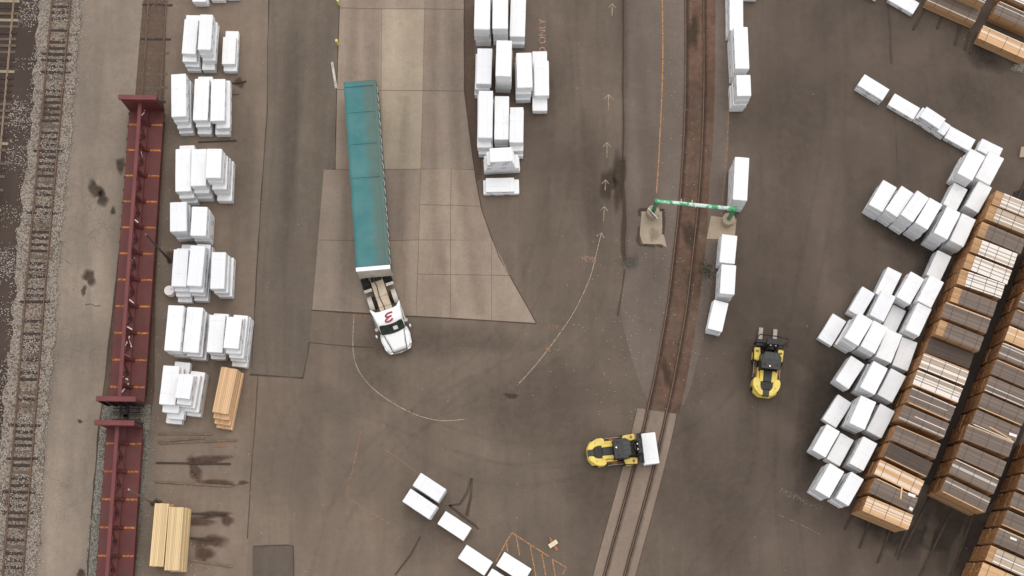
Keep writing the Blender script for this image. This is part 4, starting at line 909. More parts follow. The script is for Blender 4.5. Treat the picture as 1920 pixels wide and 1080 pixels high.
# ------------------------------------------------------------------ rail cars
def railcar(A, B, label, open_end=False):
    d = (B - A); L = d.length; d.normalize()
    root = empty('flat_rail_car', (A.x, A.y, 0), math.atan2(d.y, d.x) - math.pi / 2); tag(root, label, 'rail car', 'red centre-beam rail cars')
    W = 2.82; z = CARZ
    dk = MB().box((0, L / 2, z - .09), (W, L, .18)).build('deck', M['carred'], root, bevel=.02)
    for s in (-1, 1):
        MB().box((s * (W / 2 - .06), L / 2, z - .38), (.12, L - 2, .4)).build('side_sill', M['carred'], root, bevel=.02)
    y = 1.45; k = 0; sp = 2.14
    posts = []
    while y < L - .9:
        for x0, x1 in ((-1.36, -.34), (.36, 1.36)):
            MB().sheet([(x0, y - .07), (x1, y - .07), (x1, y + .07), (x0, y + .07)], z + .004).build('deck_stripe', M['carstripe'], dk, fixn=False)
        posts.append(y); y += sp
    # centre beam
    MB().box((0, L / 2, z + 2.12), (.30, L - .5, .16)).build('top_chord', M['carred2'], root, bevel=.03)
    MB().box((0, L / 2, z + .06), (.42, L - .5, .12)).build('bottom_chord', M['carred'], root, bevel=.02)
    for i, y in enumerate(posts):
        MB().prism([(-.16, y - .12), (.16, y - .12), (.16, y + .12), (-.16, y + .12)], z + .12, z + 2.04).build('post', M['carred'], root)
        g = MB(); g.prism([(-.48, y - .16), (.48, y - .16), (.48, y + .16), (-.48, y + .16)], z + .003, z + .5, inset=.55); g.build('gusset', M['carred'], root)
        g = MB(); g.box((.36, y + .2, z + .045), (.22, .2, .09)); g.build('winch', M['black'], root)
        if i + 1 < len(posts):
            ym = (y + posts[i + 1]) / 2
            MB().bar((0, y + .1, z + 1.98), (0, ym, z + .16), .12, .16).build('brace', M['carred'], root); MB().bar((0, posts[i + 1] - .1, z + 1.98), (0, ym, z + .16), .12, .16).build('brace', M['carred'], root)
            MB().box((.20, ym, z + .3), (.05, .32, .18)).build('slot_plate', M['black'], root)
    for s in range(int(L / 1.07)):
        MB().box((W / 2 + .035, .5 + s * 1.07, z - .14), (.09, .2, .12)).build('stake_pocket', M['black'], root)
    for ye, sg in ((.16, -1), (L - .16, 1)):
        bh = MB().box((0, ye, z + 1.5), (2.9, .20, 3.0)).build('bulkhead', M['carred'], root, bevel=.02)
        MB().box((0, ye, z + 3.0), (3.02, .40, .22)).build('bulkhead_cap', M['carred2'], bh, bevel=.03)
        for x in (-1.35, -.7, 0, .7, 1.35):
            MB().box((x, ye + sg * .16, z + 1.45), (.12, .16, 2.8)).build('rib', M['black'], bh)
        MB().box((0, ye - sg * .13, z + 2.55), (2.7, .08, .14)).build('cross_rail', M['carred2'], bh)
        MB().box((0, ye + sg * .62, z - .35), (2.3, .08, .06)).build('end_step', M['black'], root)
        cp = MB(); cp.box((0, ye + sg * .45, z - .35), (.26, .9, .24)); cp.box((.05, ye + sg * .88, z - .35), (.34, .3, .3)); cp.build('coupler', M['black'], root, bevel=.03)
        MB().tube([(-1.1, ye + sg * .35, z - .25), (1.1, ye + sg * .35, z - .25)], .035).build('grab_bar', M['dark'], root)
    for yc in (2.3, L - 2.3):
        tr = MB(); tr.box((-.99, yc, .55), (.16, 2.2, .28)); tr.box((.99, yc, .55), (.16, 2.2, .28)); tr.box((0, yc, .6), (2.0, .5, .3))
        t_ = tr.build('wheel_truck', M['black'], root)
        for yy in (-.85, .85):
            for x in (-.755, .755):
                MB().tube([(x - .07, yc + yy, .62), (x + .07, yc + yy, .62)], .45, 20).build('wheel', M['dark'], t_)
    return root, A, d, L
car1 = railcar(c1a, c1b, 'red flat rail car with central beam and orange deck stripes, upper one')
c2a = G(231, 797, CARZ); c2a.z = 0
c2a = c1a + cd_ * ((c2a - c1a).dot(cd_))
railcar(c2a, c2a + cd_ * 22.5, 'red flat rail car with central beam, cut by the lower frame edge')
NSC = 0
for k, (p, q) in enumerate([((252, 187), (257.5, 197)), ((275, 188), (284, 199)), ((267.5, 196), (271, 208)), ((270.5, 211), (265, 217)), ((268, 227), (273, 236)), ((264, 231), (267, 245)), ((263, 277), (266, 296)), ((252, 411), (259, 417)), ((248, 488), (252, 483)), ((241, 560), (251, 569)), ((238, 612), (248, 618)), ((237, 628), (247, 651)), ((243, 630), (236, 648)), ((232, 664), (243, 671)), ((230, 706), (240, 712)), ((228, 736), (241, 719))]):
    zz = CARZ + (.14 if k not in (0, 1) else .9)
    a, b = G(*p, zz), G(*q, zz + (.25 if k in (0, 1) else 0.0))
    o = MB().bar((0, 0, 0), b - a, .10, .012).build('webbing_strap', M['strapwhite'], None, a)
    tag(o, '%s white strap scrap from the north end, on the red rail car' % NUM[k], 'strap', 'strap scraps on the rail car')

# ------------------------------------------------------------------ semi trailer
zt = 4.0
ta, tb_ = G(674.5, 151.5, zt), G(699.5, 502.5, zt)
d = tb_ - ta; TL = d.length; d.normalize()
tr = empty('semi_trailer', (ta.x, ta.y, 0), math.atan2(d.y, d.x) - math.pi / 2)
tag(tr, 'long flatbed trailer under a teal tarpaulin with white front wall', 'trailer')
W2 = 1.29
rings = []; NY = 96
for i in range(NY + 1):
    y = TL * i / NY; ph = (y / 1.22) % 1.0; sag = -.055 * math.sin(math.pi * ph) ** 0.8
    big = -.07 if (y % 3.66) < .12 else 0
    row = []
    for x in (-W2 - .01, -W2, -W2 + .03, -W2 + .22, -.75, -.3, .2, .7, W2 - .28, W2 - .04, W2, W2 + .012):
        ax_ = abs(x)
        zz = zt if ax_ < W2 - .02 else (zt - .03)
        if ax_ >= W2 - .0: zz = zt - .05
        if ax_ < W2 - .1: zz += (sag + big * .5) * (1 - (ax_ / W2) ** 4) + R.uniform(-.012, .012)
        row.append((x, y, zz))
    rings.append(row)
b = MB(); nx = len(rings[0])
b.add([p for r in rings for p in r], [(i * nx + j, i * nx + j + 1, (i + 1) * nx + j + 1, (i + 1) * nx + j) for i in range(NY) for j in range(nx - 1)])
tp = b.build('tarpaulin', M['tarp'], tr, smooth=True, fixn=False)
b = MB()
for s in (-1, 1):
    V = []; nn = 60
    for i in range(nn + 1):
        y = TL * i / nn
        for z in (zt - .045, 3.1, 2.2, 1.35): V.append((s * (W2 + .01 + (.02 * math.sin(y * 5.1) if z < 3.5 and z > 1.4 else 0)), y, z))
    b.add(V, [(i * 4 + j, i * 4 + j + 1, i * 4 + j + 5, i * 4 + j + 4) for i in range(nn) for j in range(3)])
b.add([(-W2, -.01, 1.35), (W2, -.01, 1.35), (W2, -.01, zt - .04), (-W2, -.01, zt - .04)], [(0, 1, 2, 3)])
b.build('tarp_sides', M['tarp'], tr, fixn=True)
MB().box((0, TL * .165, zt + .012), (2.5, .14, .03)).build('tarp_flap', M['tarp'], tp); MB().box((0, TL * .34, zt + .01), (2.5, .05, .03)).build('tarp_bow', M['tarp'], tp)
MB().box((0, TL * .52, zt + .008), (2.5, .05, .03)).build('tarp_bow', M['tarp'], tp); MB().box((-W2 + .13, TL / 2, zt + .006), (.22, TL - .4, .03)).build('tarp_hem', M['tarp'], tp); MB().box((0, .3, zt + .018), (2.4, .3, .03)).build('tarp_hem', M['tarp'], tp)
# lacing rope down the east side
N = 120
rp = [(-(0), 0, 0)]
def rope(side, ph, m, y0, nm):
    P = []
    for i in range(int((TL - y0) / .07)):
        y = y0 + i * .07; P.append((side * (W2 + .045 + .03 * math.sin(y * 9 + ph)), y, zt - .12 + .05 * math.cos(y * 9 + ph) - .35 * max(0, (y - TL + .7)) ))
    MB().tube(P, .022, 5).build(nm, m, tr)
EAST = 1 if (Matrix.Rotation(tr.rotation_euler.z, 3, 'Z') @ Vector((1, 0, 0))).x > 0 else -1
rope(EAST, 0, M['strapwhite'], .6, 'rope'); rope(EAST, 2.1, M['dark'], .6, 'rope')
fw = MB().box((0, TL + .07, (zt + 1.15) / 2), (2.62, .10, zt - 1.15 - .04)).build('front_wall', M['dirtywhite'], tr)
MB().box((0, TL + .03, zt + .02), (2.66, .32, .10)).build('front_cap', M['truckwhite'], fw, bevel=.02)
for x in (-1.26, -.42, .42, 1.26): MB().box((x, TL + .135, 2.5), (.06, .03, 2.5)).build('stake', M['dirtywhite'], fw)
MB().box((0, TL / 2, 1.25), (2.58, TL, .18)).build('deck', M['dirtywhite'], tr)
for x in (-.5, .5): MB().box((x, TL / 2, .98), (.14, TL - 1, .36)).build('frame_rail', M['black'], tr)
def wheel(parent, x, y, r=.51, wd=.28, rim=None):
    t = MB().tube([(x - wd / 2, y, r), (x - wd / 2 + .04, y, r), (x + wd / 2 - .04, y, r), (x + wd / 2, y, r)], r, 24).build('wheel', M['tyre'], parent)
    s = 1 if x > 0 else -1
    MB().tube([(x + s * wd / 2, y, r), (x + s * (wd / 2 + .02), y, r)], r * .55, 18).build('rim', rim or M['steel'], t)
for y in (1.5, 2.75):
    for x in (-1.1, -.78, .78, 1.1): wheel(tr, x, y)
    MB().tube([(-1, y, .51), (1, y, .51)], .07).build('axle', M['black'], tr)
for x in (-.75, .75): MB().box((x, TL - 2.9, .62), (.16, .16, 1.1)).build('landing_leg', M['dark'], tr)

# ------------------------------------------------------------------ truck tractor (nose at the origin, pointing +y)
nose = G(750, 656, 1.1); back = G(720.5, 570, 2.0)
v = nose - back; ang = math.atan2(v.y, v.x) - math.pi / 2
tk = empty('truck_tractor', (nose.x, nose.y, 0), ang); tag(tk, 'white day-cab truck tractor with red letter on its roof', 'truck')
def sect(y, hw, z0, z1, r=.12, tw=None):
    tw = hw if tw is None else tw
    P = [(-hw, y, z0), (hw, y, z0), (hw, y, z1 - r * 1.6)]
    for k in range(4): a = k / 3 * math.pi / 2; P.append((tw - r + r * math.cos(a), y, z1 - r + r * math.sin(a)))
    for k in range(4): a = math.pi / 2 + k / 3 * math.pi / 2; P.append((-tw + r + r * math.cos(a), y, z1 - r + r * math.sin(a)))
    P.append((-hw, y, z1 - r * 1.6)); return P
# frame and deck plate
for x in (-.42, .42): MB().box((x, -4.6, .85), (.1, 7.0, .28)).build('frame_rail', M['black'], tk)
for k, (y0, y1) in enumerate(((-3.05, -3.72), (-3.75, -4.55), (-4.58, -6.3))):
    MB().box((0, (y0 + y1) / 2, 1.03), (.98, abs(y1 - y0), .05)).build('deck_plate', M['aluminium'], tk)
MB().tube([(.12, -3.05, 1.6), (.10, -3.7, 1.12), (.2, -4.6, 1.12), (.12, -5.4, 1.25), (.25, -6.3, 1.4)], .035, 6).build('air_hose', M['dark'], tk)
MB().box((0, -6.3, 1.12), (.9, .9, .08)).build('fifth_wheel', M['black'], tk)
for y, rim in ((-4.35, None), (-6.0, None)):
    for x in (-1.08, -.76, .76, 1.08): wheel(tk, x, y)
    MB().tube([(-1, y, .51), (1, y, .51)], .09).build('axle', M['black'], tk)
for s in (-1, 1):
    F = []; n = 12
    for i in range(n + 1):
        a = math.pi * (.08 + .84 * i / n); F.append([(s * 1.0 - .17, -4.35 + .60 * math.cos(a), .51 + .60 * math.sin(a)), (s * 1.0 + .21, -4.35 + .60 * math.cos(a), .51 + .60 * math.sin(a)), (s * 1.0 + .21, -4.35 + .57 * math.cos(a), .51 + .57 * math.sin(a)), (s * 1.0 - .17, -4.35 + .57 * math.cos(a), .51 + .57 * math.sin(a))])
    MB().loft(F).build('wheel_fender', M['dirtywhite'], tk)
    MB().box((s * .90, -5.32, 1.08), (.62, .24, .05)).build('fender_bracket', M['dirtywhite'], tk)
    MB().tube([(s * .98, -2.1, .62), (s * .98, -3.3, .62)], .30, 16).build('fuel_tank', M['chrome'], tk)
    wheel(tk, s * 1.02, -1.15, .5, .30, M['chrome'])
# cab shell
cabr = [sect(-3.0, 1.10, 1.05, 2.96, .14), sect(-2.7, 1.10, 1.05, 3.02, .14), sect(-2.25, 1.06, 1.05, 3.0, .16, 1.02), sect(-2.03, 1.02, 1.05, 2.90, .16, .96), sect(-1.45, .98, 1.05, 1.70, .10, .95)]
cab = MB().loft(cabr).build('cab', M['truckwhite'], tk, smooth=False)
for s in (-1, 1):      # side extenders behind the cab
    P = [(s * 1.12, -2.9, 1.2), (s * 1.18, -3.3, 1.2), (s * 1.22, -3.42, 2.9), (s * 1.10, -2.85, 3.0)]
    P2 = [(x - s * .05, y, z) for x, y, z in P]
    MB().add(P + P2, [(0, 1, 2, 3), (4, 7, 6, 5), (0, 4, 5, 1), (1, 5, 6, 2), (2, 6, 7, 3), (3, 7, 4, 0)]).build('side_extender', M['truckwhite'], tk)
    MB().box((s * 1.085, -2.35, 2.2), (.04, .7, .6)).build('side_window', M['glass'], tk)
fr_ = []
for k in range(9):
    u = -1 + k / 4; yb = -3.02 - .36 * abs(u) ** 6
    fr_.append([(u * 1.10, -2.95, 2.97), (u * 1.14, yb, 2.93), (u * 1.14, yb, 2.90), (u * 1.10, -2.95, 2.93)])
MB().loft(fr_).build('roof_fairing', M['truckwhite'], tk)
# windscreen, raked forward of the shell
ws = []
for k in range(9):
    u = -1 + k / 4; bow = .16 * (1 - u * u)
    ws.append(((u * .97, -1.45 + bow, 1.80), (u * .94, -2.03 + bow, 2.82)))
b = MB(); b.add([p for pr in ws for p in pr], [(2 * i, 2 * i + 2, 2 * i + 3, 2 * i + 1) for i in range(8)]); b.build('windscreen', M['greenglass'], tk, smooth=True)
MB().bar((0, -1.275, 1.83), (0, -1.855, 2.84), .05, .03).build('windscreen_divider', M['black'], tk)
for s in (-1, 1): MB().bar((s * .15, -1.29, 1.88), (s * .72, -1.40, 1.96), .025, .02).build('wiper', M['black'], tk)
MB().box((-.25, -1.57, 2.36), (.36, .02, .42), M=Matrix.Rotation(rad(30), 3, 'X')).build('paper_sheet', M['paper'], tk)
vis = []
for k in range(9):
    u = -1 + k / 4; bow = .18 * (1 - u * u); vis.append([(u * .95, -2.05 + bow, 2.84), (u * .95, -2.16 + bow, 2.95), (u * .95, -2.18 + bow, 2.92), (u * .95, -2.07 + bow, 2.81)])
MB().loft(vis).build('sun_visor', M['truckwhite'], tk)
# hood and wings
hood = MB().loft([sect(-1.5, .82, .9, 1.80, .10, .78), sect(-1.1, .76, .9, 1.74, .10, .72), sect(-.6, .64, .9, 1.62, .10, .60), sect(-.12, .56, .9, 1.48, .10, .52), sect(.0, .54, .9, 1.30, .08, .50)]).build('hood', M['truckwhite'], tk)
for s in (-1, 1):
    Rg = []
    for y, xo, xi, z in ((-1.6, 1.10, .85, 1.36), (-1.3, 1.16, .82, 1.44), (-.95, 1.17, .76, 1.44), (-.55, 1.10, .68, 1.36), (-.25, .98, .63, 1.24), (-.06, .82, .60, 1.10)):
        Rg.append([(s * xi, y, .7), (s * xo, y, .62), (s * xo, y, z - .14), (s * (xo - .1), y, z), (s * (xi + .02), y, z + .02), (s * xi, y, z - .08)])
    MB().loft(Rg).build('wing', M['truckwhite'], tk)
    MB().bar((s * .835, -1.55, 1.47), (s * .70, -.7, 1.47), .03, .05).build('hood_gap', M['dark'], tk); MB().bar((s * .70, -.7, 1.45), (s * .60, -.1, 1.2), .035, .05).build('hood_gap', M['dark'], tk)
    hl = MB().prism([(s * .74, -.12), (s * .98, -.32), (s * 1.06, -.56), (s * 1.12, -.56), (s * 1.03, -.24), (s * .80, -.02)], .92, 1.16).build('headlight', M['chrome'], tk)
    MB().prism([(s * .78, -.10), (s * .97, -.27), (s * 1.0, -.24), (s * .80, -.05)], 1.162, 1.18).build('headlight_bezel', M['black'], hl)
    mr = MB(); mr.tube([(s * 1.0, -1.6, 1.95), (s * 1.38, -1.42, 2.05)], .03, 6); mr.build('mirror_arm', M['dark'], tk)
    MB().loft([[(s * 1.38 + .07 * math.cos(a) * k, -1.4 + .11 * math.sin(a) * k, z) for a in [j * math.pi / 5 for j in range(10)]] for z, k in ((1.75, .7), (1.85, 1), (2.25, 1), (2.36, .7))]).build('mirror', M['truckwhite'], tk)
    ac = MB(); ac.tube([(s * 1.2, -1.95, 1.0), (s * 1.2, -1.95, 2.0)], .14, 14); ac.build('air_cleaner', M['steel'], tk)
    MB().tube([(s * 1.0, -3.2, .9), (s * 1.0, -3.2, 2.75)], .06, 10).build('exhaust_stack', M['chrome'], tk)
MB().prism([(-1.08, -.28), (-.85, .06), (0, .18), (.85, .06), (1.08, -.28), (1.0, -.34), (-1.0, -.34)], .45, .80).build('bumper', M['chrome'], tk, bevel=.03)
gr = MB().prism([(-.55, .01), (.55, .01), (.50, .06), (-.50, .06)], .92, 1.36).build('grille', M['steel'], tk)
MB().prism([(-.6, -.02), (-.55, -.02), (-.53, .10), (-.58, .10)], .9, 1.40).build('grille_edge', M['black'], gr); MB().prism([(.6, -.02), (.55, -.02), (.53, .10), (.58, .10)], .9, 1.40).build('grille_edge', M['black'], gr)
# the red letter on the roof: three bowls like a hand-written epsilon
EM = MB(); pts = [(-.30, .36), (-.22, .44), (-.02, .40), (.10, .26)]
def stroke(pts, w0, z):
    P = smoothline([Vector((p[0], p[1], 0)) for p in pts], 2); EM.ribbon(P, w0, z)
LZ = 3.032
E1 = [(-.33, .20), (-.28, .34), (-.12, .40), (.02, .30), (.06, .12), (.02, .00)]
lt = empty('roof_letter', (0.02, -2.93, 0), rad(-2), tk)
# photo: the letter opens towards the east side of the truck
stroke([(.30, .36), (.12, .33), (-.10, .24), (-.25, .08), (-.20, -.02), (.02, -.01), (.24, .10)], .15, LZ)
stroke([(.10, .03), (-.06, -.10), (-.22, -.26), (-.24, -.38), (-.06, -.42), (.16, -.32), (.32, -.12)], .14, LZ + .004)
bpy.data.objects.remove(lt)
le = EM.build('roof_letter', M['red'], tk, (-0.02, -2.42, 0.0), rad(162.5), fixn=False)

# ------------------------------------------------------------------ forklifts (origin at the rear end on the ground, +y forwards)
def forklift(rear, front, label, lift, tips):
    a, b = G(*rear, 1.2), G(*front, 1.2); d = b - a
    rz = math.atan2(d.y, d.x) - math.pi / 2
    root = empty('forklift', (a.x, a.y, 0), rz); tag(root, label, 'forklift', 'yellow forklifts in the yard')
    Y = M['yellow']
    # counterweight: a horseshoe with a dark radiator slot in the middle
    for s in (-1, 1):
        P = [(s * .24, .02), (s * .55, .10), (s * .93, .52), (s * 1.07, .86), (s * 1.07, 1.22), (s * .97, 1.40), (s * .62, 1.40), (s * .50, 1.30), (s * .48, .78), (s * .40, .56), (s * .24, .42)]
        MB().prism(P, .45, 1.62, inset=.03).build('counterweight', Y, root, bevel=.03, seg=2)
        MB().tube([(s * .68, .66, 1.60), (s * .68, .66, 1.64)], .035, 8).build('lifting_eye', M['black'], root)
    MB().prism([(-.9, .30), (-.45, .0), (.45, .0), (.9, .30), (1.0, .9), (-1.0, .9)], .35, 1.0).build('counterweight_base', Y, root, bevel=.05)
    MB().prism([(-.235, .03), (.235, .03), (.235, .5), (-.235, .5)], .9, 1.56).build('rear_panel', M['dark'], root)
    g = MB().prism([(-.39, .56), (.39, .56), (.47, .78), (.47, 1.15), (-.47, 1.15), (-.47, .78)], .9, 1.50).build('radiator_grille', M['black'], root)
    for k in range(5): MB().box((0, .66 + k * .1, 1.512), (.62, .03, .02)).build('grille_bar', M['dark'], g)
    MB().prism([(-.30, 1.15), (.30, 1.15), (.32, 2.0), (-.32, 2.0)], 1.0, 1.66).build('hood', M['dark'], root, bevel=.04)
    for s in (-1, 1):
        MB().prism([(s * .31, 1.12), (s * .58, 1.12), (s * .60, 2.0), (s * .33, 2.0)], .9, 1.70).build('hood_side', Y, root, bevel=.04)
        MB().prism([(s * .60, 1.36), (s * .80, 1.36), (s * .78, 2.25), (s * .62, 2.25)], .7, 1.45).build('hood_rail', Y, root, bevel=.03)
        st = MB(); st.prism([(s * .80, 1.4), (s * 1.06, 1.42), (s * 1.06, 2.8), (s * .80, 2.8)], .62, .70); sto = st.build('step', M['dark'], root)
        for xx in (.88, 1.04): MB().tube([(s * xx, 1.5, 1.0), (s * xx, 2.1, 1.04), (s * xx, 2.8, 1.0)], .022, 6).build('hand_rail', M['steel'] if xx > 1 else M['woodred'], root)
        MB().box((s * .93, 2.05, .9), (.22, .5, .08)).build('step_plate', M['woodred'], root)
        MB().prism([(s * .74, 2.75), (s * 1.12, 2.85), (s * 1.16, 3.80), (s * .70, 3.85), (s * .62, 3.30)], .95, 1.42, inset=.04).build('front_fender', Y, root, bevel=.05)
        MB().box((s * .93, 3.50, 1.43), (.22, .16, .05)).build('head_lamp', M['woodred'], root, bevel=.02)
        for x in (.72, 1.05) if False else (.92,):
            t = MB().tube([(s * x - .24, 3.2, .62), (s * x - .2, 3.2, .62), (s * x + .2, 3.2, .62), (s * x + .24, 3.2, .62)], .62, 22).build('front_wheel', M['tyre'], root)
            MB().tube([(s * (x + .25), 3.2, .62), (s * (x + .27), 3.2, .62)], .33, 16).build('rim', Y, t)
        t = MB().tube([(s * .86 - .18, .95, .5), (s * .86 + .18, .95, .5)], .5, 20).build('rear_wheel', M['tyre'], root)
        MB().tube([(s * 1.05, .95, .5), (s * 1.06, .95, .5)], .26, 14).build('rim', Y, t)
        for y in (2.05, 3.1): MB().bar((s * .66, y, 1.5), (s * .60, y + (.06 if y < 3 else -.05), 2.92), .09, .09).build('cab_post', M['black'], root)
        MB().box((s * .68, 2.6, 2.2), (.03, .95, 1.1)).build('side_glass', M['glass'], root)
    MB().prism([(-.75, 1.95), (.75, 1.95), (.72, 3.2), (-.72, 3.2)], .7, 1.5).build('cab_body', M['black'], root)
    rf = MB().prism([(-.74, 1.95), (.74, 1.95), (.76, 2.9), (.52, 3.28), (-.52, 3.28), (-.76, 2.9)], 2.9, 3.0).build('cab_roof', M['dark'], root, bevel=.03)
    for x in (-.36, 0.0, .36): MB().box((x, 2.95, 3.006), (.30, .52, .02)).build('roof_pane', M['glass'], rf)
    MB().tube([(-.1, 2.15, 3.0), (-.1, 2.15, 3.10)], .06, 10).build('beacon', M['chrome'], rf)
    MB().box((.5, 2.3, 3.03), (.12, .2, .08)).build('roof_lamp', M['black'], rf); MB().box((-.5, 2.3, 3.03), (.12, .2, .08)).build('roof_lamp', M['black'], rf)
    # mast and carriage
    ms_ = []
    for s in (-1, 1):
        MB().box((s * .46, 3.88, 1.95), (.16, .26, 3.3)).build('mast_rail', M['black'], root); MB().box((s * .30, 3.98, 2.0), (.12, .2, 3.1)).build('inner_mast_rail', M['dark'], root)
        MB().tube([(s * .2, 3.80, .6), (s * .2, 3.80, 3.2)], .07, 10).build('lift_cylinder', M['chrome'], root)
        MB().bar((s * .5, 3.75, 1.3), (s * .55, 3.2, 1.1), .1, .1).build('tilt_cylinder', M['dark'], root)
    for z in (.5, 1.9, 3.45): MB().box((0, 3.9, z), (1.05, .16, .16)).build('mast_crosshead', M['black'], root)
    MB().box((-.05, 3.62, 2.4), (.5, .2, .5)).build('hose_reel', M['black'], root, bevel=.05)
    cz = .35 + lift
    cr = MB().box((0, 4.22, cz + .55), (2.30, .10, .16)).build('carriage', M['black'], root); MB().box((0, 4.22, cz + .05), (2.30, .10, .16)).build('carriage_bar', M['black'], cr)
    for x in (-1.1, -.55, 0, .55, 1.1): MB().box((x, 4.20, cz + .75), (.08, .08, 1.5)).build('backrest_bar', M['dark'], cr)
    MB().box((0, 4.20, cz + 1.5), (2.3, .09, .09)).build('backrest_top', M['black'], cr)
    MB().box((-.3, 4.05, cz + 1.0), (.9, .22, .5)).build('side_shift', M['dark'], cr, bevel=.04)
    if lift == 0: MB().tube([(-1.25, 4.15, cz + 1.45), (-.9, 4.75, cz + 1.55), (.55, 4.75, cz + 1.55), (1.45, 4.6, cz + 1.5), (1.2, 4.2, cz + 1.4)], .045, 8).build('load_guard', M['black'], cr)
    MB().bar((1.15, 4.25, cz + 1.3), (1.5, 4.05, cz + 1.2), .07, .06).build('guard_arm', M['black'], cr)
    MB().box((0, 4.05, cz + 1.15), (2.2, .30, .22)).build('carriage_beam', M['black'], cr, bevel=.03)
    if lift == 0: MB().box((.25, 4.42, cz + 1.0), (1.0, .34, .5)).build('clamp_box', M['dark'], cr, bevel=.04)
    if lift == 0: MB().box((-.75, 4.36, cz + .95), (.7, .2, .45)).build('clamp_box', M['black'], cr, bevel=.04)
    for s in (-1, 1):
        MB().tube([(s * .12, 3.9, 3.4), (s * .1, 3.75, 2.6), (s * .3, 3.6, 2.0), (s * .2, 4.0, cz + 1.1)], .03, 6).build('hose', M['tyre'], root); MB().bar((s * .38, 3.98, .5), (s * .38, 3.98, 3.4), .05, .03).build('mast_chain', M['steel'], root)
    for x in (-.62, .52):
        f = MB(); f.box((x, 4.30, cz + .35), (.30, .08, .9)); f.box((x, 4.26 + tips / 2, cz - .06), (.34, tips, .07)); f.build('fork', M['forksteel'], root, bevel=.015)
        MB().tube([(x, 4.23, cz + .8), (x, 4.23, cz + .9)], .04, 8).build('lamp', M['paper'], cr)
    return root, a, d.normalized()
forklift((1434, 744), (1443, 640), 'yellow forklift with empty forks pointing up the picture', 0.0, 1.35)
fb = forklift((1101, 851), (1196, 841), 'yellow forklift carrying one white bundle across the rails', .35, 1.2)
stack('held on the forks of the lower forklift', 'white bundle on a forklift', .8, 1, 1213, 812, 1221.5, 870, 31, None, z0=.62)

# ------------------------------------------------------------------ green clearance bar over the track
gp1, gp2 = G(1223, 411), G(1361.5, 428)
t1, t2 = G(1232, 377, 4.2), G(1377.5, 391.5, 4.2)
gz = 4.2
p1 = Vector((t1.x, t1.y, 0)); p2 = Vector((t2.x, t2.y, 0))
ga = empty('clearance_bar', (0, 0, 0)); tag(ga, 'chipped green steel clearance bar on two posts spanning the track', 'barrier')
for p in (p1, p2):
    MB().tube([p + Vector((0, 0, .8)), p + Vector((0, 0, gz))], .17, 16).build('post', M['green'], ga)
    MB().tube([p + Vector((0, 0, gz - .02)), p + Vector((0, 0, gz + .13))], .20, 16).build('post_cap', M['plant'] if False else M['green'], ga)
MB().tube([p1 + Vector((0, 0, gz)), p1.lerp(p2, .5) + Vector((0, 0, gz)), p2 + Vector((0, 0, gz))], .15, 16).build('cross_beam', M['greenchip'], ga)
for t in (.31, .45): 
    q0 = p1.lerp(p2, t) + Vector((0, .0, gz)); MB().bar(q0, q0 + Vector((.02, .35, .05)), .06, .05).build('bracket', M['dirtywhite'], ga)
for p, lb in ((p1, 'round concrete base under the left post of the green bar'), (p2, 'round concrete base under the right post of the green bar')):
    o = MB().tube([(0, 0, 0), (0, 0, 1.05), (0, 0, 1.10)], .50, 28).build('concrete_bollard', M['padconc'], None, (p.x, p.y, .0), bevel=.03); tag(o, lb, 'bollard', 'bases of the green bar')
    MB().tube([(0, 0, 1.10), (0, 0, 1.125)], .28, 20).build('collar', M['padconc'], o)
lp = [G2(p)[:2] for p in [(1203, 397), (1241, 397), (1242, 432), (1247, 450), (1250, 464), (1240, 458), (1226, 458), (1205, 457), (1199.5, 440), (1201, 420)]]
o = MB().prism(lp, .0, .045).build('concrete_apron', M['padconc']); tag(o, kind='structure')
o = MB().prism([G2(p)[:2] for p in [(1333, 405), (1381, 411), (1377, 450), (1325, 448)]], .0, .05).build('concrete_apron', M['padconc']); tag(o, kind='structure')
for pts in [[(1198, 393), (1220, 392), (1245, 393)], [(1244, 393), (1245, 410), (1243.5, 440)], [(1198, 395), (1199.5, 405)], [(1198, 425), (1197, 452), (1200, 459), (1212, 461)], [(1210, 460), (1228, 461)], [(1231, 459), (1242, 464)]]:
    line('tar_seam', pts, .2, M['seam'], z=.05, jit=.5)
blob('oil_stain', 1226, 440, 9, 16, M['wet'], z=.052)
# notice panel beside the left base
s0, s1 = G(1215.5, 391, 2.0), G(1233, 409.5, 2.0)
sg = empty('notice_sign', (s0.lerp(s1, .5).x, s0.lerp(s1, .5).y, 0), math.atan2(s1.y - s0.y, s1.x - s0.x)); tag(sg, 'white notice sign with dark lettering beside left green post', 'sign')
sw = (s1 - s0).length
MB().tube([(0, .06, 0), (0, .06, 1.95)], .04, 8).build('post', M['steel'], sg); pn = MB().box((0, 0, 1.72), (sw, .03, .62)).build('panel', M['signwhite'], sg); MB().box((0, 0, 2.04), (sw, .05, .03)).build('panel_edge', M['paper'], pn)
for k in range(4): MB().box((.02 * k, -.018, 1.92 - k * .12), (sw * (.75 - .06 * (k % 2)), .006, .05)).build('lettering', M['ink'], pn)

# manhole
mh = G(1180.5, 492.5); o = MB().tube([(0, 0, 0), (0, 0, .03)], .40, 28).build('manhole_cover', M['dark'], None, (mh.x, mh.y, .0)); tag(o, 'round iron manhole cover beside the tar seam', 'manhole cover')
for r_ in (.16, .28): MB().tube([(r_ * math.cos(a * .31416), r_ * math.sin(a * .31416), .032) for a in range(21)], .02, 5).build('ring', M['railrust'], o)
blob('pale_dust_stain', 1181, 492, 17, 17, M['wet'], z=.022)

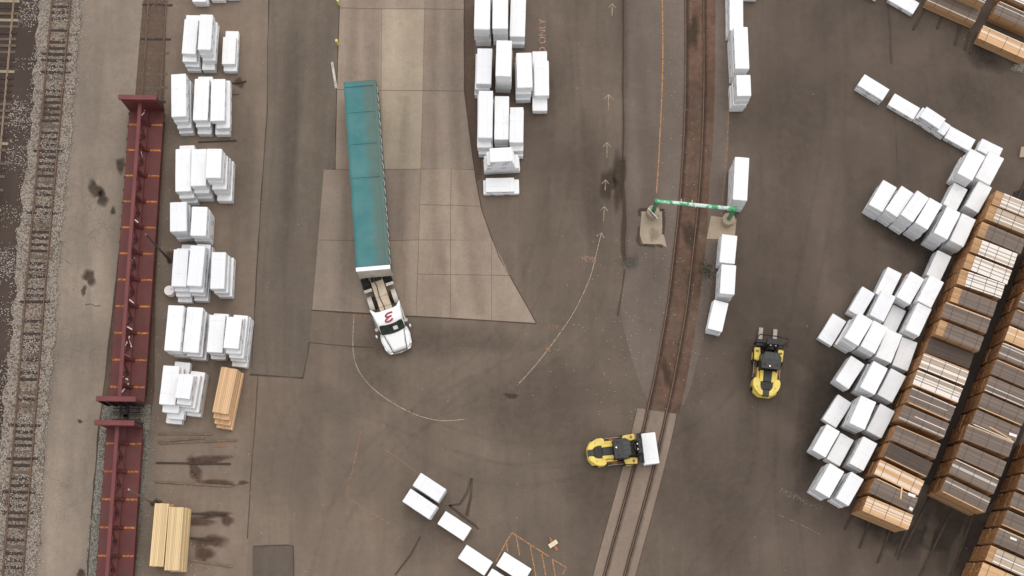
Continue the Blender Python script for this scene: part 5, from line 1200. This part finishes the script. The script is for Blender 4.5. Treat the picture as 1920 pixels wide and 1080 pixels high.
# yellow bollards, wheel stop, drum, poles, scraps
for (x, y, xt, yt), lb in (((636, 9, 633, -2), 'yellow bollard at the upper frame edge beside the concrete pad'), ((633.5, 84, 632, 76), 'yellow bollard halfway up the left side of the concrete pad')):
    p = G(x, y); o = MB().tube([(0, 0, 0), (0, 0, .9), (0, 0, 1.0), (0, 0, 1.04)], .10, 14).build('bollard', M['bollardyellow'], None, (p.x, p.y, .01), bevel=.02); tag(o, lb, 'bollard', 'yellow bollards')
    MB().tube([(0, 0, .86), (0, 0, 1.03)], .106, 14).build('cap_band', M['paper'], o)
a, b = G(622.5, 116), G(630.5, 166); dd = b - a
o = MB().box((0, 0, .07), (.22, dd.length, .13), taper=.85).build('wheel_stop', M['dirtywhite'], None, (a + b) / 2, math.atan2(dd.y, dd.x) - math.pi / 2, bevel=.02); tag(o, 'long pale concrete wheel stop beside the concrete pad', 'wheel stop')
for y in (-.8, -.62, .62, .8): MB().tube([(0, y, .136), (0, y, .142)], .045, 10).build('bolt_hole', M['black'], o)
p = G(322, 549); o = MB().loft([[(rr_ * math.cos(t), rr_ * math.sin(t), z) for t in [k * math.pi / 14 for k in range(28)]] for rr_, z in ((.36, 0), (.38, .03), (.37, .3), (.39, .32), (.37, .34), (.37, .62), (.39, .64), (.37, .66), (.37, .92), (.39, .95), (.37, .96), (.34, .95))]).build('drum', M['paper'], None, (p.x, p.y, .01)); tag(o, 'white drum standing left of the fifth white cluster', 'drum')
MB().tube([(.18, .1, .95), (.18, .1, .99)], .04, 8).build('bung', M['dark'], o)
def pole(base, top, h, r, label, m, m2):
    a = G(*base); t = G(*top, h)
    root = empty('pole', (a.x, a.y, 0)); tag(root, label, 'pole')
    v = Vector((t.x - a.x, t.y - a.y, h))
    MB().tube([(0, 0, 0), v * .5, v], r, 12, r2=r * .75).build('shaft', m, root)
    MB().tube([(0, 0, 0), (0, 0, .25)], r * 2.2, 12).build('footing', M['timberdark'], root)
    MB().tube([v, v + Vector((0, 0, .12))], r * .95, 12).build('cap', m2, root)
pole((319, 489), (274, 440), 8.0, .10, 'dark weathered pole leaning over the upper red rail car', M['timberdark'], M['tiegrey'])
pole((287, 944), (242, 918), 7.2, .075, 'slim pale pole standing over the lower red rail car', M['timber'], M['steel'])
# scrap wood pallet pieces
c = G(1037, 1020); o = empty('scrap_wood', (c.x, c.y, 0), rad(-58)); tag(o, 'crossed pale and reddish scrap boards lying near orange hatching', 'scrap wood')
MB().box((0, .05, .06), (1.15, .16, .07)).build('long_board', M['woodred'], o); MB().box((.1, -.05, .06), (1.0, .10, .06)).build('long_board', M['woodred'], o)
MB().box((0, 0, .15), (.34, .74, .10), rz=rad(2)).build('cross_block', M['woodscrap'], o, bevel=.01)
p = G(413, 837.5); o = MB().box((0, 0, .03), (1.0, .05, .04)).build('red_stick', M['woodred'], None, (p.x, p.y, .01), rad(2)); tag(o, 'thin red stick beside the longest grey timber', 'stick')
p = G(1916, 285); o = MB().prism([(-.3, -.5), (.8, -.5), (.8, .5), (-.1, .35)], 0, .25).build('concrete_block', M['padconc'], None, (p.x, p.y, 0)); tag(o, 'pale concrete block at the right frame edge above brown lumber', 'concrete block')
p = G(1912, 128); o = MB().loft([[(x * k + R.uniform(-.05, .05), y * k + R.uniform(-.05, .05), z) for x, y in ((-.8, -.1), (-.3, -.4), (.5, -.35), (.9, .1), (.3, .45), (-.5, .4))] for z, k in ((0, 1), (.12, .8), (.2, .45))]).build('rubble_heap', M['gravel'], None, (p.x, p.y, 0)); tag(o, 'small grey rubble heap below the upper right lumber', 'rubble')
# weeds by the track
b = MB()
for _ in range(260):
    p = G(R.gauss(1322, 9), R.gauss(508, 9)); a = R.uniform(0, 6.28); L_ = R.uniform(.06, .16); h = R.uniform(.02, .2)
    b.add([(p.x, p.y, h), (p.x + math.cos(a) * L_, p.y + math.sin(a) * L_, h + .05), (p.x + math.cos(a + .6) * L_ * .7, p.y + math.sin(a + .6) * L_ * .7, h + .06)], [(0, 1, 2)])
tag(b.build('weeds', M['plant'], fixn=False), 'low green weeds beside the curving track', 'weeds', kind='stuff')
b = MB()
for _ in range(60):
    p = G(R.gauss(294, 3), R.gauss(941, 2)); a = R.uniform(0, 6.28); L_ = R.uniform(.05, .12)
    b.add([(p.x, p.y, .02), (p.x + math.cos(a) * L_, p.y + math.sin(a) * L_, .08), (p.x + math.cos(a + .6) * L_ * .7, p.y + math.sin(a + .6) * L_ * .7, .1)], [(0, 1, 2)])
tag(b.build('weeds', M['plant'], fixn=False), 'tuft of weeds at the foot of the slim pale pole', 'weeds', kind='stuff')
dup = {k: v for k, v in LABELS.items() if len(v) > 1}
print('BUNDLES', NB[0], 'DUP', list(dup)[:5], 'LONG', [k for k in LABELS if len(k.split()) > 16][:5], 'OBJ', len(sc.objects))
